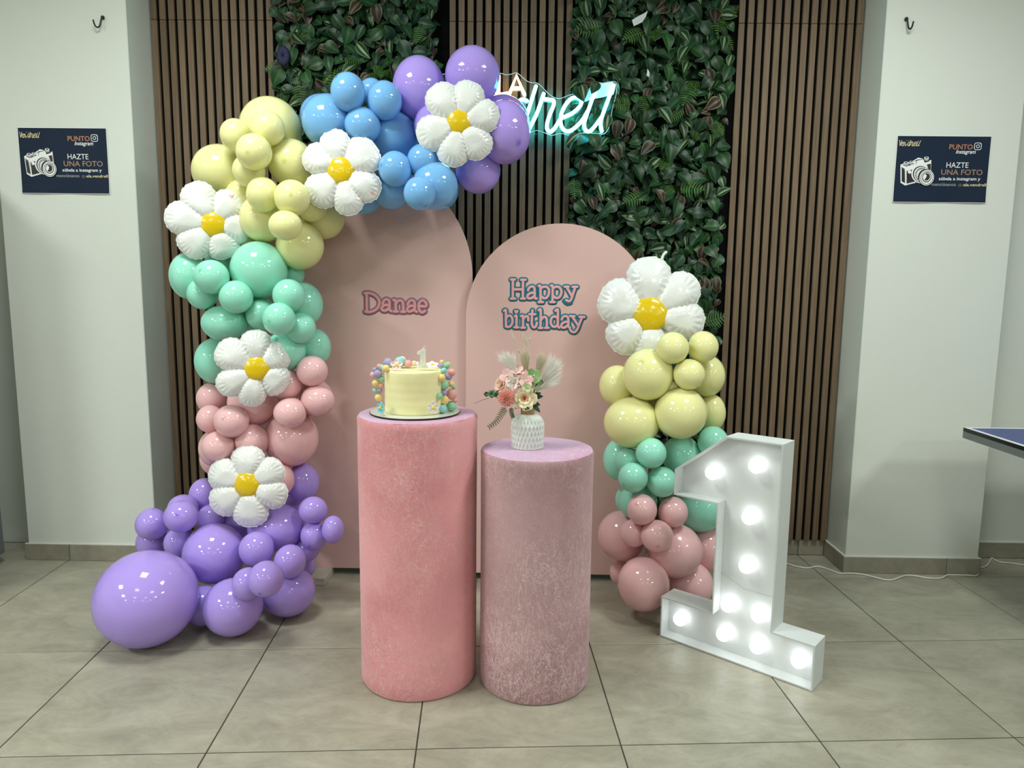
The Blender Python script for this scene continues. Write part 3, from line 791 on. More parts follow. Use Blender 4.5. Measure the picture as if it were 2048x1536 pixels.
skirting('baseboard_back', [(-1.740, -1.42, BY-T, BY), (-1.417, -.80, BY-T, BY), (-.797, -.18, BY-T, BY), (-.177, .44, BY-T, BY), (.443, 1.06, BY-T, BY), (1.063, 1.412, BY-T, BY), (1.415, 1.541, BY-T, BY), (2.192, 2.80, BY-T, BY), (2.803, 3.42, BY-T, BY)],
         [(-1.74, 1.541, BY-T+.002, BY), (2.192, 3.42, BY-T+.002, BY)])

# ------------------------------------------------------------------ slatted wood panels
def wood_mat():
    mt, nt, p = new_mat('walnut_slat')
    L = nt.links.new
    tc = N(nt, 'ShaderNodeTexCoord')
    oi = N(nt, 'ShaderNodeObjectInfo')
    mp = N(nt, 'ShaderNodeMapping')
    mp.inputs['Scale'].default_value = (260.0, 260.0, 5.0)
    L(tc.outputs['Object'], mp.inputs['Vector'])
    off = N(nt, 'ShaderNodeCombineXYZ')
    ml = N(nt, 'ShaderNodeMath', operation='MULTIPLY'); ml.inputs[1].default_value = 90.0
    L(oi.outputs['Random'], ml.inputs[0]); L(ml.outputs[0], off.inputs[2])
    L(off.outputs[0], mp.inputs['Location'])
    nz = N(nt, 'ShaderNodeTexNoise', i_Scale=1.0, i_Detail=5.0, i_Roughness=0.6)
    L(mp.outputs[0], nz.inputs['Vector'])
    rp = N(nt, 'ShaderNodeValToRGB')
    rp.color_ramp.elements[0].position = 0.30; rp.color_ramp.elements[0].color = lin((96, 80, 62))
    rp.color_ramp.elements[1].position = 0.72; rp.color_ramp.elements[1].color = lin((132, 111, 88))
    L(nz.outputs['Fac'], rp.inputs['Fac'])
    hv = N(nt, 'ShaderNodeHueSaturation')
    mr = N(nt, 'ShaderNodeMapRange'); mr.inputs[3].default_value = 0.9; mr.inputs[4].default_value = 1.1
    L(oi.outputs['Random'], mr.inputs[0]); L(mr.outputs[0], hv.inputs['Value'])
    L(rp.outputs['Color'], hv.inputs['Color'])
    L(hv.outputs['Color'], p.inputs['Base Color'])
    p.inputs['Roughness'].default_value = 0.55
    p.inputs['Specular IOR Level'].default_value = 0.3
    return mt
M_WOOD = wood_mat()
M_FELT = plain('black_felt', (9, 9, 10), 0.95, 0.1)
SLAT_P, SLAT_W = 0.0415, 0.0275
def slat_panel(x0, z0, z1, label):
    t = thing('slat_wall_panel', label, 'wall panel', (x0 + 0.28, BY-0.02, z0), 'slatted wood wall panels')
    x1 = x0 + 13*SLAT_P + SLAT_W
    link('backing', MB().box(x0-0.003, x1+0.003, 3.534, 3.5495, z0, z1).mesh('backing', M_FELT), t, 'black felt backing')
    for k in range(14):
        a = x0 + k*SLAT_P
        link('slat', box_mesh('slat', a, a+SLAT_W, 3.520, 3.534, z0, z1, M_WOOD, 0.0012), t)
for x0, nm in ((-1.744, 'beside the left white pillar'), (-0.354, 'behind the neon sign'), (0.976, 'beside the right white pillar')):
    slat_panel(x0, 0.0835, 2.545, 'tall brown slatted wood panel ' + nm)
    slat_panel(x0, 2.547, CEIL-0.004, 'short upper brown slatted wood panel above the seam ' + nm)

# ------------------------------------------------------------------ leafy wall panels
random.seed(11)
def leaf_mat(name, body, vein, edge):
    mt, nt, p = new_mat(name)
    L = nt.links.new
    at = N(nt, 'ShaderNodeAttribute'); at.attribute_name = 'leaf_tone'
    rp = N(nt, 'ShaderNodeValToRGB')
    e = rp.color_ramp.elements
    e[0].position = 0.0; e[0].color = lin(edge)
    e[1].position = 0.34; e[1].color = lin(body)
    e.new(0.72).color = lin(body)
    e.new(1.0).color = lin(vein)
    L(at.outputs['Fac'], rp.inputs['Fac'])
    oi = N(nt, 'ShaderNodeObjectInfo')
    gm = N(nt, 'ShaderNodeNewGeometry')
    ad = N(nt, 'ShaderNodeMath', operation='ADD')
    L(oi.outputs['Random'], ad.inputs[0]); L(gm.outputs['Random Per Island'], ad.inputs[1])
    fr = N(nt, 'ShaderNodeMath', operation='FRACT'); L(ad.outputs[0], fr.inputs[0])
    mr = N(nt, 'ShaderNodeMapRange'); mr.inputs[3].default_value = 0.62; mr.inputs[4].default_value = 1.35
    L(fr.outputs[0], mr.inputs[0])
    hv = N(nt, 'ShaderNodeHueSaturation')
    L(mr.outputs[0], hv.inputs['Value']); L(rp.outputs['Color'], hv.inputs['Color'])
    L(hv.outputs['Color'], p.inputs['Base Color'])
    p.inputs['Roughness'].default_value = 0.42
    p.inputs['Specular IOR Level'].default_value = 0.35
    return mt
LEAFM = [leaf_mat('dark_green_leaf', (24, 54, 32), (52, 84, 50), (36, 68, 38)),
         leaf_mat('striped_leaf', (23, 52, 30), (140, 162, 116), (88, 116, 74)),
         leaf_mat('mid_green_leaf', (32, 70, 34), (62, 98, 52), (40, 80, 40)),
         leaf_mat('bronze_leaf', (46, 34, 28), (98, 80, 66), (112, 108, 74)),
         leaf_mat('fern_leaf', (58, 92, 40), (80, 110, 52), (62, 96, 44))]
def leaf_geo(L_, W_, cup, droop):
    V, F, tone = [], [], []
    ns, nc = 7, 7
    for i in range(ns):
        s = i/(ns-1)
        w = W_*0.5*max(0.04, sin(pi*min(1, s**0.78)))**0.85 if s < 1 else 0.001
        for j in range(nc):
            t = (j-(nc-1)/2)/((nc-1)/2)
            V.append((t*w, s*L_, cup*abs(t)*w*1.2 - droop*s*s*L_ + 0.004*sin(pi*s)))
            a = abs(t)
            tone.append(1.0 if a < .1 else (0.72 if a < .45 else (0.34 if a < .8 else 0.0)))
    for i in range(ns-1):
        for j in range(nc-1):
            k = i*nc+j
            F.append((k, k+1, k+nc+1, k+nc))
    return V, F, tone
def fern_geo(L_):
    V, F, tone = [], [], []
    n = 9
    for i in range(n):
        s = (i+1)/n
        l = L_*0.36*sin(pi*(0.18+0.8*s))+0.004
        y = s*L_*0.9
        for sd in (-1, 1):
            k = len(V)
            V += [(0, y-0.003, 0), (sd*l*.5, y+0.002, .004), (sd*l, y+l*.4, 0.0), (sd*l*.45, y+0.009, .004), (0, y+0.004, 0)]
            tone += [0.6]*5
            F.append((k, k+1, k+2, k+3, k+4))
    k = len(V)
    V += [(-.0012, 0, .001), (.0012, 0, .001), (.0006, L_, .001), (-.0006, L_, .001)]
    tone += [1]*4
    F.append((k, k+1, k+2, k+3))
    return V, F, tone
LEAFV = [(leaf_geo(.080, .052, .25, .22), 0), (leaf_geo(.074, .044, .35, .12), 1), (leaf_geo(.070, .056, .15, .3), 2), (leaf_geo(.064, .046, .3, .2), 3), (leaf_geo(.062, .050, .1, .25), 0), (leaf_geo(.082, .040, .45, .1), 1), (fern_geo(.105), 4)]
LEAFMESH = []
for (V, F, tone), mi in LEAFV:
    me = mesh('leaf', V, F, LEAFM[mi], True)
    a = me.attributes.new('leaf_tone', 'FLOAT', 'POINT'); a.data.foreach_set('value', tone)
    LEAFMESH.append(me)
WEIGHTS = [36, 11, 16, 11, 26, 4, 5]
def leaf_matrix(x, y, z, sc, spread=1.0):
    ang = random.gauss(pi, 0.95)                       # direction of the tip in the wall plane (pi = down)
    nrm = Vector((random.gauss(0, .34)*spread, -1.0, random.gauss(.30, .34)*spread)).normalized()
    d = Vector((sin(ang), 0, cos(ang)))
    d = (d - nrm*d.dot(nrm)).normalized()
    sx = d.cross(nrm)
    mm = Matrix.Identity(4)
    for i in range(3):
        mm[i][0], mm[i][1], mm[i][2] = sx[i]*sc, d[i]*sc, nrm[i]*sc
    mm[0][3], mm[1][3], mm[2][3] = x-d.x*0.035*sc, y, z-d.z*0.035*sc
    return mm
M_MAT = plain('dark_leaf_mat', (14, 24, 15), 0.95, 0.1, vary=.3, scale=40)
def leaf_panel(x0, x1, b0, b1, zlo, label):
    t = thing('foliage_wall_panel', label, 'plant panel', ((x0+x1)/2, 3.535, 0.085), 'artificial foliage wall panels')
    link('backing', MB().box(b0, b1, 3.534, 3.5495, 0.085, CEIL-.004).mesh('backing', M_FELT), t, 'black backing board')
    link('leaf_mat', MB().box(x0+.012, x1-.012, 3.512, 3.533, 0.09, CEIL-.006).mesh('leaf_mat', M_MAT), t)
    # dense undergrowth as one part
    parts = {}
    z = 0.11
    while z < CEIL-.03:
        x = x0+.015
        while x < x1-.01:
            k = random.choices(range(7), WEIGHTS)[0]
            mm = leaf_matrix(x+random.uniform(-.02, .02), 3.498+random.uniform(-.014, .010), z+random.uniform(-.02, .02), random.uniform(.62, .98))
            (V, F, tone), mi = LEAFV[k]
            P = parts.setdefault(mi, [[], [], []])
            n0 = len(P[0])
            P[0] += [mm @ Vector(v) for v in V]; P[1] += [tuple(i+n0 for i in f) for f in F]; P[2] += tone
            x += .034
        z += .034
    V, F, tone, mids = [], [], [], []
    for mi, P in parts.items():
        n0 = len(V)
        V += P[0]; F += [tuple(i+n0 for i in f) for f in P[1]]; tone += P[2]; mids += [mi]*len(P[1])
    me = mesh('undergrowth', V, F, LEAFM, True)
    me.polygons.foreach_set('material_index', mids)
    a = me.attributes.new('leaf_tone', 'FLOAT', 'POINT'); a.data.foreach_set('value', tone)
    link('undergrowth', me, t, kind='stuff')
    # the leaves that show largest, one object each
    area = (x1-x0)*(2.75-zlo)
    st = sqrt(area/292.0)
    cnt = 0
    nz_ = int((2.75-zlo)/st); nx_ = int((x1-x0)/st)
    for iz in range(nz_):
        for ix in range(nx_):
            if cnt >= 292: break
            x = x0 + (ix+.5+random.uniform(-.45, .45))*(x1-x0)/nx_
            zz = zlo + (iz+.5+random.uniform(-.45, .45))*(2.75-zlo)/nz_
            k = random.choices(range(7), WEIGHTS)[0]
            o = bpy.data.objects.new('leaf', LEAFMESH[k])
            COL.objects.link(o)
            o.parent = t
            o.matrix_parent_inverse = Matrix.Translation(-Vector(t.location))
            o.matrix_basis = leaf_matrix(x, 3.474+random.uniform(-.016, .012), zz, random.uniform(.92, 1.28), .95)
            cnt += 1
    return t
pl_ = leaf_panel(-1.155, -0.415, -1.172, -0.358, 1.35, 'left panel of artificial green leaves, behind the balloon arch')
pr_ = leaf_panel(0.222, 0.935, 0.214, 0.972, 0.95, 'right panel of artificial green leaves, behind the neon sign end')
for (x_, y_, z_), k_, an_ in zip(SIGN_LEAVES, (4, 1, 1, 0, 5, 2), (3.6, 3.0, 3.3, 2.4, 3.9, 2.6)):
    o = bpy.data.objects.new('leaf', LEAFMESH[k_])
    COL.objects.link(o); o.parent = pr_
    o.matrix_parent_inverse = Matrix.Translation(-Vector(pr_.location))
    nrm = Vector((.1, -1, .35)).normalized(); d = Vector((sin(an_), 0, cos(an_))); d = (d-nrm*d.dot(nrm)).normalized(); sx = d.cross(nrm)
    mm = Matrix.Identity(4)
    for i in range(3): mm[i][0], mm[i][1], mm[i][2], mm[i][3] = sx[i], d[i], nrm[i], (x_, y_, z_)[i]
    o.matrix_basis = mm
M_SCRAP = plain('white_paper_scrap', (205, 212, 210), 0.5)
def scrap(cx, cz, s, y, ang, label, parent):
    V = [(-.5, 0), (-.15, .16), (.35, .32), (.55, .42), (.42, .1), (.15, -.2), (-.42, -.38)]
    P = []
    for a, b in V:
        P.append((cx+s*(a*cos(ang)-b*sin(ang)), y-0.01*a*a, cz+s*(a*sin(ang)+b*cos(ang))))
    n = len(P)
    P += [(p[0], p[1]+.0012, p[2]) for p in P]
    F = [tuple(range(n)), tuple(range(2*n-1, n-1, -1))] + [(i, i+n, (i+1) % n+n, (i+1) % n) for i in range(n)]
    o = link('plastic_scrap', mesh('plastic_scrap', P, F, M_SCRAP), parent, label)
scrap(0.508, 2.530, .07, 3.432, .15, 'white torn scrap among the leaves', pr_)
scrap(0.555, 2.300, .028, 3.436, 1.2, 'tiny white scrap among the leaves', pr_)
M_NAVY = plain('navy_petal', (24, 24, 62), 0.7)
mb = MB()
for k in range(9):
    a = 2*pi*k/9
    sphere(mb, (-1.105+.016*cos(a), 3.438, 2.365+.024*sin(a)), .017, 8, 6, (1, .6, 1.25))
link('navy_flower', mb.mesh('navy_flower', M_NAVY, True), pl_, 'dark navy flower near the slats')

# ------------------------------------------------------------------ wall posters
M_POSTER = plain('navy_poster', (30, 42, 60), 0.5, .08, vary=.05, scale=3)
M_PAPER = plain('paper_white', (230, 232, 226), 0.6)
M_P_WHITE = plain('print_white', (232, 234, 232), 0.5, vary=.01)
M_P_CREAM = plain('print_cream', (226, 212, 158), 0.5, vary=.01)
M_P_ORANGE = plain('print_orange', (182, 118, 78), 0.5, vary=.01)
M_P_BROWN = plain('print_brown', (150, 118, 92), 0.5, vary=.01)
M_P_BLACK = plain('print_black', (14, 15, 18), 0.5, vary=.01)
M_P_GREY = plain('print_grey', (160, 164, 166), 0.5, vary=.01)
M_P_DGREY = plain('print_dim', (112, 108, 96), 0.5, vary=.01)
TEXT_CACHE = {}
def text_geo(s, shear=0.0, bold=0.0):
    key = (s, shear, bold)
    if key in TEXT_CACHE: return TEXT_CACHE[key]
    cu = bpy.data.curves.new('t', 'FONT')
    cu.body = s; cu.shear = shear; cu.offset = bold; cu.resolution_u = 3
    ob = bpy.data.objects.new('t', cu)
    COL.objects.link(ob)
    dg = bpy.context.evaluated_depsgraph_get()
    me = bpy.data.meshes.new_from_object(ob.evaluated_get(dg))
    V = [(v.co.x, v.co.y) for v in me.vertices]
    F = [tuple(p.vertices) for p in me.polygons]
    bpy.data.objects.remove(ob); bpy.data.curves.remove(cu); bpy.data.meshes.remove(me)
    TEXT_CACHE[key] = (V, F)
    return V, F
def poster(x0, x1, z0, z1, label):
    w, hh = x1-x0, z1-z0
    yb = PY-0.0035
    t = thing('wall_poster', label, 'poster', ((x0+x1)/2, PY, z0), 'navy photo point posters')
    e = .0022
    # paper with a slightly lifting lower edge
    nx, nz = 12, 8
    def Yc(u, v): return yb - 0.004*max(0, v-.8)/.2*(0.5+0.5*sin(u*9)) * (1 if v > .8 else 0)
    V, F = [], []
    for j in range(nz+1):
        for i in range(nx+1):
            u, v = i/nx, j/nz
            V.append((x0-e+(w+2*e)*u, Yc(u, v)+.0006, z1+e-(hh+2*e)*v))
    for j in range(nz):
        for i in range(nx):
            k = j*(nx+1)+i
            F.append((k, k+nx+1, k+nx+2, k+1))
    n0 = len(V)
    V += [(a, b+.0012, c) for a, b, c in V]
    F += [tuple(q+n0 for q in f)[::-1] for f in F]
    link('paper_edge', mesh('paper_edge', V, F, M_PAPER, True), t, 'white paper border')
    V = []
    for j in range(nz+1):
        for i in range(nx+1):
            u, v = i/nx, j/nz
            V.append((x0+w*u, Yc(u, v), z1-hh*v))
    link('print', mesh('print', V, F[:nx*nz], M_POSTER, True), t)
    yt = yb-0.0006
    def put(name, geo, u0, u1, v_base, cap_h, mat, cap=None, dy=0.0):
        V2, F2 = geo
        xs = [p[0] for p in V2]; zs = [p[1] for p in V2]
        sx = (u1-u0)*w/(max(xs)-min(xs)); sz = cap_h*hh/(cap or max(zs))
        link(name, mesh(name, [(x0+u0*w+(p[0]-min(xs))*sx, yt-dy, z1-v_base*hh+p[1]*sz) for p in V2], F2, mat), t)
    put('lettering', text_geo('PUNTO', 0, .012), .560, .811, .193, .074, M_P_ORANGE)
    put('lettering', text_geo('HAZTE'), .546, .783, .472, .080, M_P_WHITE)
    put('lettering', text_geo('UNA FOTO', 0, .012), .496, .942, .580, .082, M_P_BROWN)
    put('lettering', text_geo('súbela a instagram y', 0, .014), .477, .925, .662, .047, M_P_WHITE)
    put('lettering', text_geo('menciónanos'), .405, .665, .750, .046, M_P_GREY)
    put('lettering', text_geo('@s'), .690, .745, .750, .036, M_P_DGREY)
    put('lettering', text_geo('ala.vendrell', 0, .010), .748, .992, .750, .042, M_P_CREAM)
    put('lettering', text_geo('Instagram', .28, .010), .635, .848, .258, .058, M_P_WHITE)
    put('lettering', text_geo('SALA'), .085, .145, .078, .018, M_P_DGREY)
    # script logo from the same strokes as the neon
    allp = [p for _, ss in NEON_CYAN for s in ss for p in s]
    bx0, bx1 = min(p[0] for p in allp), max(p[0] for p in allp); bz0, bz1 = min(p[1] for p in allp), max(p[1] for p in allp)
    mb = MB()
    for _, ss in NEON_CYAN:
        for s in ss:
            P = [(x0+w*(.018+.228*(p[0]-bx0)/(bx1-bx0)), yt, z1-hh*(.150-.085*(p[1]-bz0)/(bz1-bz0))) for p in s]
            tube(mb, catmull(P, 4), .0013, 6, (1, .2))
    link('script_logo', mb.mesh('script_logo', M_P_CREAM), t)
    # square camera emblem
    def uv(u, v): return (x0+w*u, z1-hh*v)
    def ring(cx, cz, rx, rz, k=24): return [(cx+rx*cos(2*pi*i/k), cz+rz*sin(2*pi*i/k)) for i in range(k)]
    mb = MB()
    a, b = uv(.829, .096), uv(.901, .198)
    rr = .007
    pts = []
    for (cx, cz, a0) in ((b[0]-rr, a[1]-rr, 0), (a[0]+rr, a[1]-rr, 90), (a[0]+rr, b[1]+rr, 180), (b[0]-rr, b[1]+rr, 270)):
        for k in range(6): pts.append((cx+rr*cos(radians(a0+18*k)), yt, cz+rr*sin(radians(a0+18*k))))
    pts.append(pts[0])
    tube(mb, pts, .0014, 6, (1, .2))
    cx, cz = uv(.865, .147)
    pts = [(p[0], yt, p[1]) for p in ring(cx, cz, .0065, .0065)]; pts.append(pts[0])
    tube(mb, pts, .0014, 6, (1, .2))
    p = uv(.889, .113)
    prism_xz(mb, ring(p[0], p[1], .0012, .0012, 8)[::-1], yt-.0003, yt)
    link('square_emblem', mb.mesh('square_emblem', M_P_WHITE), t)
    # drawn photo camera, flat print in four tones
    S = 1/1722.0
    def cpt(x, y):   # photo-of-poster sketch units
        v = (y-122)/1228.0
        xl = 235-118*v
        return uv((x-xl)/1728.0, v)
    lay = {'white': MB(), 'black': MB(), 'grey': MB()}
    d_ = [0.0]
    def shape(tone, P):
        d_[0] += .00012
        q = [cpt(*p) for p in P]
        ar = sum(q[i][0]*q[(i+1) % len(q)][1]-q[(i+1) % len(q)][0]*q[i][1] for i in range(len(q)))
        if ar > 0: q = q[::-1]
        lay[tone].add([(x, yt-d_[0], z) for x, z in q], [tuple(range(len(q)))])
    def disc(tone, x, y, rx, ry, rot=0.0, k=28):
        shape(tone, [(x+rx*cos(2*pi*i/k)*cos(rot)-ry*sin(2*pi*i/k)*sin(rot), y+rx*cos(2*pi*i/k)*sin(rot)+ry*sin(2*pi*i/k)*cos(rot)) for i in range(k)])
    shape('white', [(270, 655), (330, 630), (520, 600), (600, 520), (690, 540), (720, 600), (845, 560), (838, 760), (800, 960), (560, 985), (350, 1042), (265, 990)])
    shape('black', [(300, 660), (520, 620), (520, 640), (380, 688)])
    shape('black', [(640, 600), (820, 570), (800, 590), (650, 640)])
    shape('white', [(480, 610), (520, 570), (605, 522), (690, 545), (735, 640), (570, 660)])
    shape('black', [(500, 605), (575, 560), (690, 545), (694, 552), (582, 575), (560, 640), (552, 640), (570, 580)])
    for x, y, r in ((375, 640, 46), (468, 620, 34), (752, 545, 44)):
        disc('white', x, y-22, r, r*.5); shape('grey', [(x-r, y-22), (x+r, y-22), (x+r*.9, y+26), (x, y+36), (x-r*.9, y+26)])
        disc('white', x, y-22, r, r*.5); disc('black', x, y-24, r*.6, r*.28)
    shape('black', [(285, 700), (345, 735), (345, 748), (285, 714)])
    shape('black', [(290, 718), (345, 760), (345, 995), (285, 960)])
    shape('black', [(380, 772), (540, 730), (540, 960), (376, 1004)])
    shape('black', [(760, 645), (830, 632), (828, 745), (790, 745)])
    disc('white', 432, 790, 32, 32)
    disc('white', 640, 830, 178, 170, .4)
    disc('black', 650, 832, 160, 155, .4)
    disc('white', 662, 838, 150, 146, .4)
    for k in range(13):
        a0 = 2.35+k*.21
        shape('black', [(672+r*cos(a), 842+r*sin(a)*.97) for r, a in ((142, a0), (108, a0), (108, a0+.11), (142, a0+.11))])
    disc('black', 725, 880, 140, 150, .5)
    disc('white', 745, 895, 132, 150, .5)
    disc('black', 748, 898, 116, 133, .5)
    disc('white', 748, 898, 106, 122, .5)
    disc('black', 746, 888, 84, 98, .5)
    disc('white', 746, 886, 70, 82, .5)
    disc('black', 744, 882, 58, 70, .5)
    shape('white', [(690, 850), (715, 830), (745, 850), (735, 890), (700, 935), (680, 900)])
    for tone, mt in (('white', M_P_WHITE), ('black', M_P_BLACK), ('grey', M_P_GREY)):
        link('camera_drawing', lay[tone].mesh('camera_drawing', mt), t)
poster(-2.268, -1.871, 1.731, 2.015, 'navy poster with camera drawing on the left white pillar')
poster(1.642, 2.049, 1.728, 2.011, 'navy poster with camera drawing on the right white pillar')

M_BLACK = plain('black_paint', (10, 10, 11), 0.35)
def hook(x, z, s, label):
    mb = MB()
    y = PY-.012
    sphere(mb, (x, PY-.006, z), .0085, 12, 8, (1, .7, 1))
    P = [(x, y, z), (x-.004*s, y-.004, z-.02), (x-.008*s, y-.008, z-.040), (x-.014*s, y-.016, z-.048), (x-.021*s, y-.022, z-.040), (x-.024*s, y-.026, z-.022)]
    tube(mb, catmull(P, 5), .0034, 8)
    o = link('wall_hook', mb.mesh('wall_hook', M_BLACK, True), None, label, 'hook', 'black wall hooks')
hook(-1.853, 2.482, 1, 'small black screw hook high on the left white pillar')
hook(1.637, 2.496, -.6, 'small black screw hook high on the right white pillar')

# ------------------------------------------------------------------ grey appliance at the left edge
M_STEEL = plain('grey_cabinet_metal', (120, 128, 130), 0.35, metal=.35, vary=.03)
M_DARK = plain('dark_rubber', (18, 18, 19), 0.8)
fr = thing('metal_cabinet', 'tall smooth grey metal cabinet side at the left edge beside the white pillar', 'cabinet', (-2.80, 2.95, 0))
link('body', box_mesh('body', -3.10, -2.452, 2.60, 3.27, .045, 1.83, M_STEEL, .006), fr)
link('door', box_mesh('door', -3.10, -2.452, 2.535, 2.592, .075, 1.83, M_STEEL, .01), fr)
dh = MB(); tube(dh, [(-2.52, 2.50, .95), (-2.52, 2.50, 1.45)], .011, 10); tube(dh, [(-2.52, 2.535, 1.0), (-2.52, 2.50, 1.0)], .008, 8); tube(dh, [(-2.52, 2.535, 1.4), (-2.52, 2.50, 1.4)], .008, 8)
link('handle', dh.mesh('handle', M_STEEL, True), fr)
for x in (-3.05, -2.50):
    for y in (2.66, 3.20):
        mb = MB(); lathe(mb, [(.018, 0.0), (.018, .046)], (x, y, 0), 12, True, True)
        link('foot', mb.mesh('foot', M_DARK), fr)
fr.rotation_euler = (0, radians(-.9), 0)

# ------------------------------------------------------------------ table tennis table at the right edge
M_BLUE = plain('blue_table_top', (62, 74, 128), 0.45, vary=.03)
M_LINE = plain('white_table_line', (214, 220, 220), 0.5)
M_APRON = plain('grey_table_rail', (112, 118, 116), 0.4)
tt = thing('table_tennis_table', 'blue table tennis table corner with white border line at the right edge', 'table', (3.2, 2.3, 0))
tx0, tx1, ty0, ty1, tz = 1.884, 4.62, 1.53, 3.050, .762
link('tabletop', box_mesh('tabletop', tx0, tx1, ty0, ty1, tz-.016, tz, M_BLACK, .001), tt, 'black edged board')
link('playing_surface', MB().box(tx0+.020, tx1-.02, ty0+.020, ty1-.020, tz, tz+.0006).mesh('playing_surface', M_BLUE), tt)
link('border_line', MB().box(tx0+.001, tx0+.020, ty0+.001, ty1-.001, tz, tz+.0008).mesh('border_line', M_LINE), tt)
link('border_line', MB().box(tx1-.020, tx1-.001, ty0+.001, ty1-.001, tz, tz+.0008).mesh('border_line', M_LINE), tt)
link('border_line', MB().box(tx0+.020, tx1-.02, ty1-.020, ty1-.001, tz, tz+.0008).mesh('border_line', M_LINE), tt)
link('border_line', MB().box(tx0+.020, tx1-.02, ty0+.001, ty0+.020, tz, tz+.0008).mesh('border_line', M_LINE), tt)
for (a, b, c, d) in ((tx0, tx0+.02, ty0+.02, ty1-.02), (tx1-.02, tx1, ty0+.02, ty1-.02), (tx0, tx1, ty1-.02, ty1), (tx0, tx1, ty0, ty0+.02)):
    link('rail', box_mesh('rail', a, b, c, d, tz-.045, tz-.0165, M_APRON, .001), tt)
for x in (2.23, 4.2):
    for y in (1.75, 2.88):
        lg = link('leg', box_mesh('leg', x-.02, x+.02, y-.02, y+.02, .09, tz-.046, M_APRON, .003), tt)
        sub_link('foot', box_mesh('foot', x-.045, x+.045, y-.06, y+.06, .0005, .12, M_BLACK, .012), lg)

# ------------------------------------------------------------------ pink arch panels
M_ARCH = plain('pink_arch_paint', (216, 180, 173), 0.55, .3, vary=.02, scale=2)
M_ARCH_EDGE = plain('arch_edge', (196, 166, 158), 0.6)
def arch_panel(cx, r, ztop, z0, yf, yb, label, feet):
    t = thing('arch_panel', label, 'panel', (cx, yb, 0), 'pink arch backdrop panels')
    zc = ztop-r
    pts = [(cx-r, z0)] + [(cx+r*cos(pi-pi*k/48), zc+r*sin(pi-pi*k/48)) for k in range(49)] + [(cx+r, z0)]
    link('board', prism_xz(MB(), pts[::-1], yf, yb).mesh('board', M_ARCH), t)
    for (fx0, fx1, fy0, fy1) in feet:
        link('foot', box_mesh('foot', fx0, fx1, fy0, fy1, .0005, z0-.0005, M_FOOT if fx0 < -.5 else M_ARCH, .002), t)
    return t
M_FOOT = plain('white_wood_block', (188, 182, 168), 0.7, vary=.1)
arch_panel(-.721, .500, 1.868, .034, 3.190, 3.208, 'taller pink arch backdrop panel on the left with a name', [(-.985, -.868, 3.066, 3.24), (-.33, -.245, 3.066, 3.24)])
arch_panel(.163, .410, 1.606, .034, 3.160, 3.178, 'shorter pink arch backdrop panel on the right with a greeting', [(-.243, -.20, 3.02, 3.23), (.440, .53, 3.10, 3.24)])

M_L_PINK = plain('letter_pink', (228, 164, 168), 0.5, vary=.02)
M_L_TEAL = plain('letter_teal', (20, 112, 132), 0.45, vary=.03)
M_L_ROSE = plain('letter_rose', (218, 150, 150), 0.5, vary=.02)
M_L_MAUVE = plain('letter_mauve', (138, 104, 128), 0.5, vary=.03)
def lettering(name, letters, idx, ysurf, wi, wo, mf, mo, label, extra=None, loc=(0, 0, 0)):
    t = thing(name, label, 'lettering', loc)
    for q, i in enumerate(idx):
        nm, ss = letters[i]
        a, b = MB(), MB()
        ya = ysurf-.0036-(q % 2)*.0002
        yb_ = ysurf-.0014-(q % 3)*.00012
        for s in ss:
            P = catmull([(p[0], ya, p[1]) for p in s], 6)
            tube(a, P, wi, 8, (1, .16))
            P = catmull([(p[0], yb_, p[1]) for p in s], 6)
            tube(b, P, wo, 8, (1, .09))
        if extra and q == len(idx)-1:
            tube(b, catmull([(p[0], yb_, p[1]) for p in extra], 6), wo*.9, 8, (1, .09))
        l = link('letter', a.mesh('letter', mf, True), t)
        sub_link('outline', b.mesh('outline', mo, True), l)
lettering('name_lettering', LETTERS_NAME, range(0, 5), 3.190, .0062, .0128, M_L_ROSE, M_L_MAUVE, 'pink name lettering with mauve outline on the taller arch panel', None, (-.68, 3.19, 1.22))
lettering('greeting_lettering', LETTERS_BIRTHDAY, range(0, 5), 3.160, .0056, .0122, M_L_PINK, M_L_TEAL, 'upper word of pink greeting lettering with teal outline on the shorter panel', BLOB, (.1, 3.16, 1.27))
lettering('greeting_lettering', LETTERS_BIRTHDAY, range(5, 13), 3.160, .0056, .0122, M_L_PINK, M_L_TEAL, 'lower word of pink greeting lettering with teal outline on the shorter panel', None, (.1, 3.16, 1.14))

# ------------------------------------------------------------------ neon sign
M_NEON_C = emitter('neon_cyan', (0.07, 0.84, 1.0), 22.0)
M_NEON_O = emitter('neon_warm', (1.0, 0.50, 0.18), 11.0)
def acrylic():
    mt, nt, p = new_mat('clear_acrylic')
    L = nt.links.new
    out = nt.nodes['Material Output']
    tr = N(nt, 'ShaderNodeBsdfTransparent'); tr.inputs[0].default_value = (.93, .97, .97, 1)
    gl = N(nt, 'ShaderNodeBsdfGlossy'); gl.inputs['Roughness'].default_value = .05
    fz = N(nt, 'ShaderNodeFresnel'); fz.inputs[0].default_value = 1.45
    mx = N(nt, 'ShaderNodeMixShader')
    L(fz.outputs[0], mx.inputs[0]); L(tr.outputs[0], mx.inputs[1]); L(gl.outputs[0], mx.inputs[2])
    L(mx.outputs[0], out.inputs['Surface'])
    return mt
M_ACR = acrylic()
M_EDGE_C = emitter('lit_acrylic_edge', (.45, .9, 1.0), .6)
M_FILM = plain('white_film', (222, 228, 228), 0.6)
sg = thing('neon_sign', 'neon script sign glowing cyan and orange, part hidden by lavender balloons', 'sign', (.14, 3.52, 1.99))
O = catmull([(p[0], 3.4445, p[1]) for p in SIGN_OUTLINE + [SIGN_OUTLINE[0]]], 3)
poly = [(p.x, p.z) for p in O[:-1]]
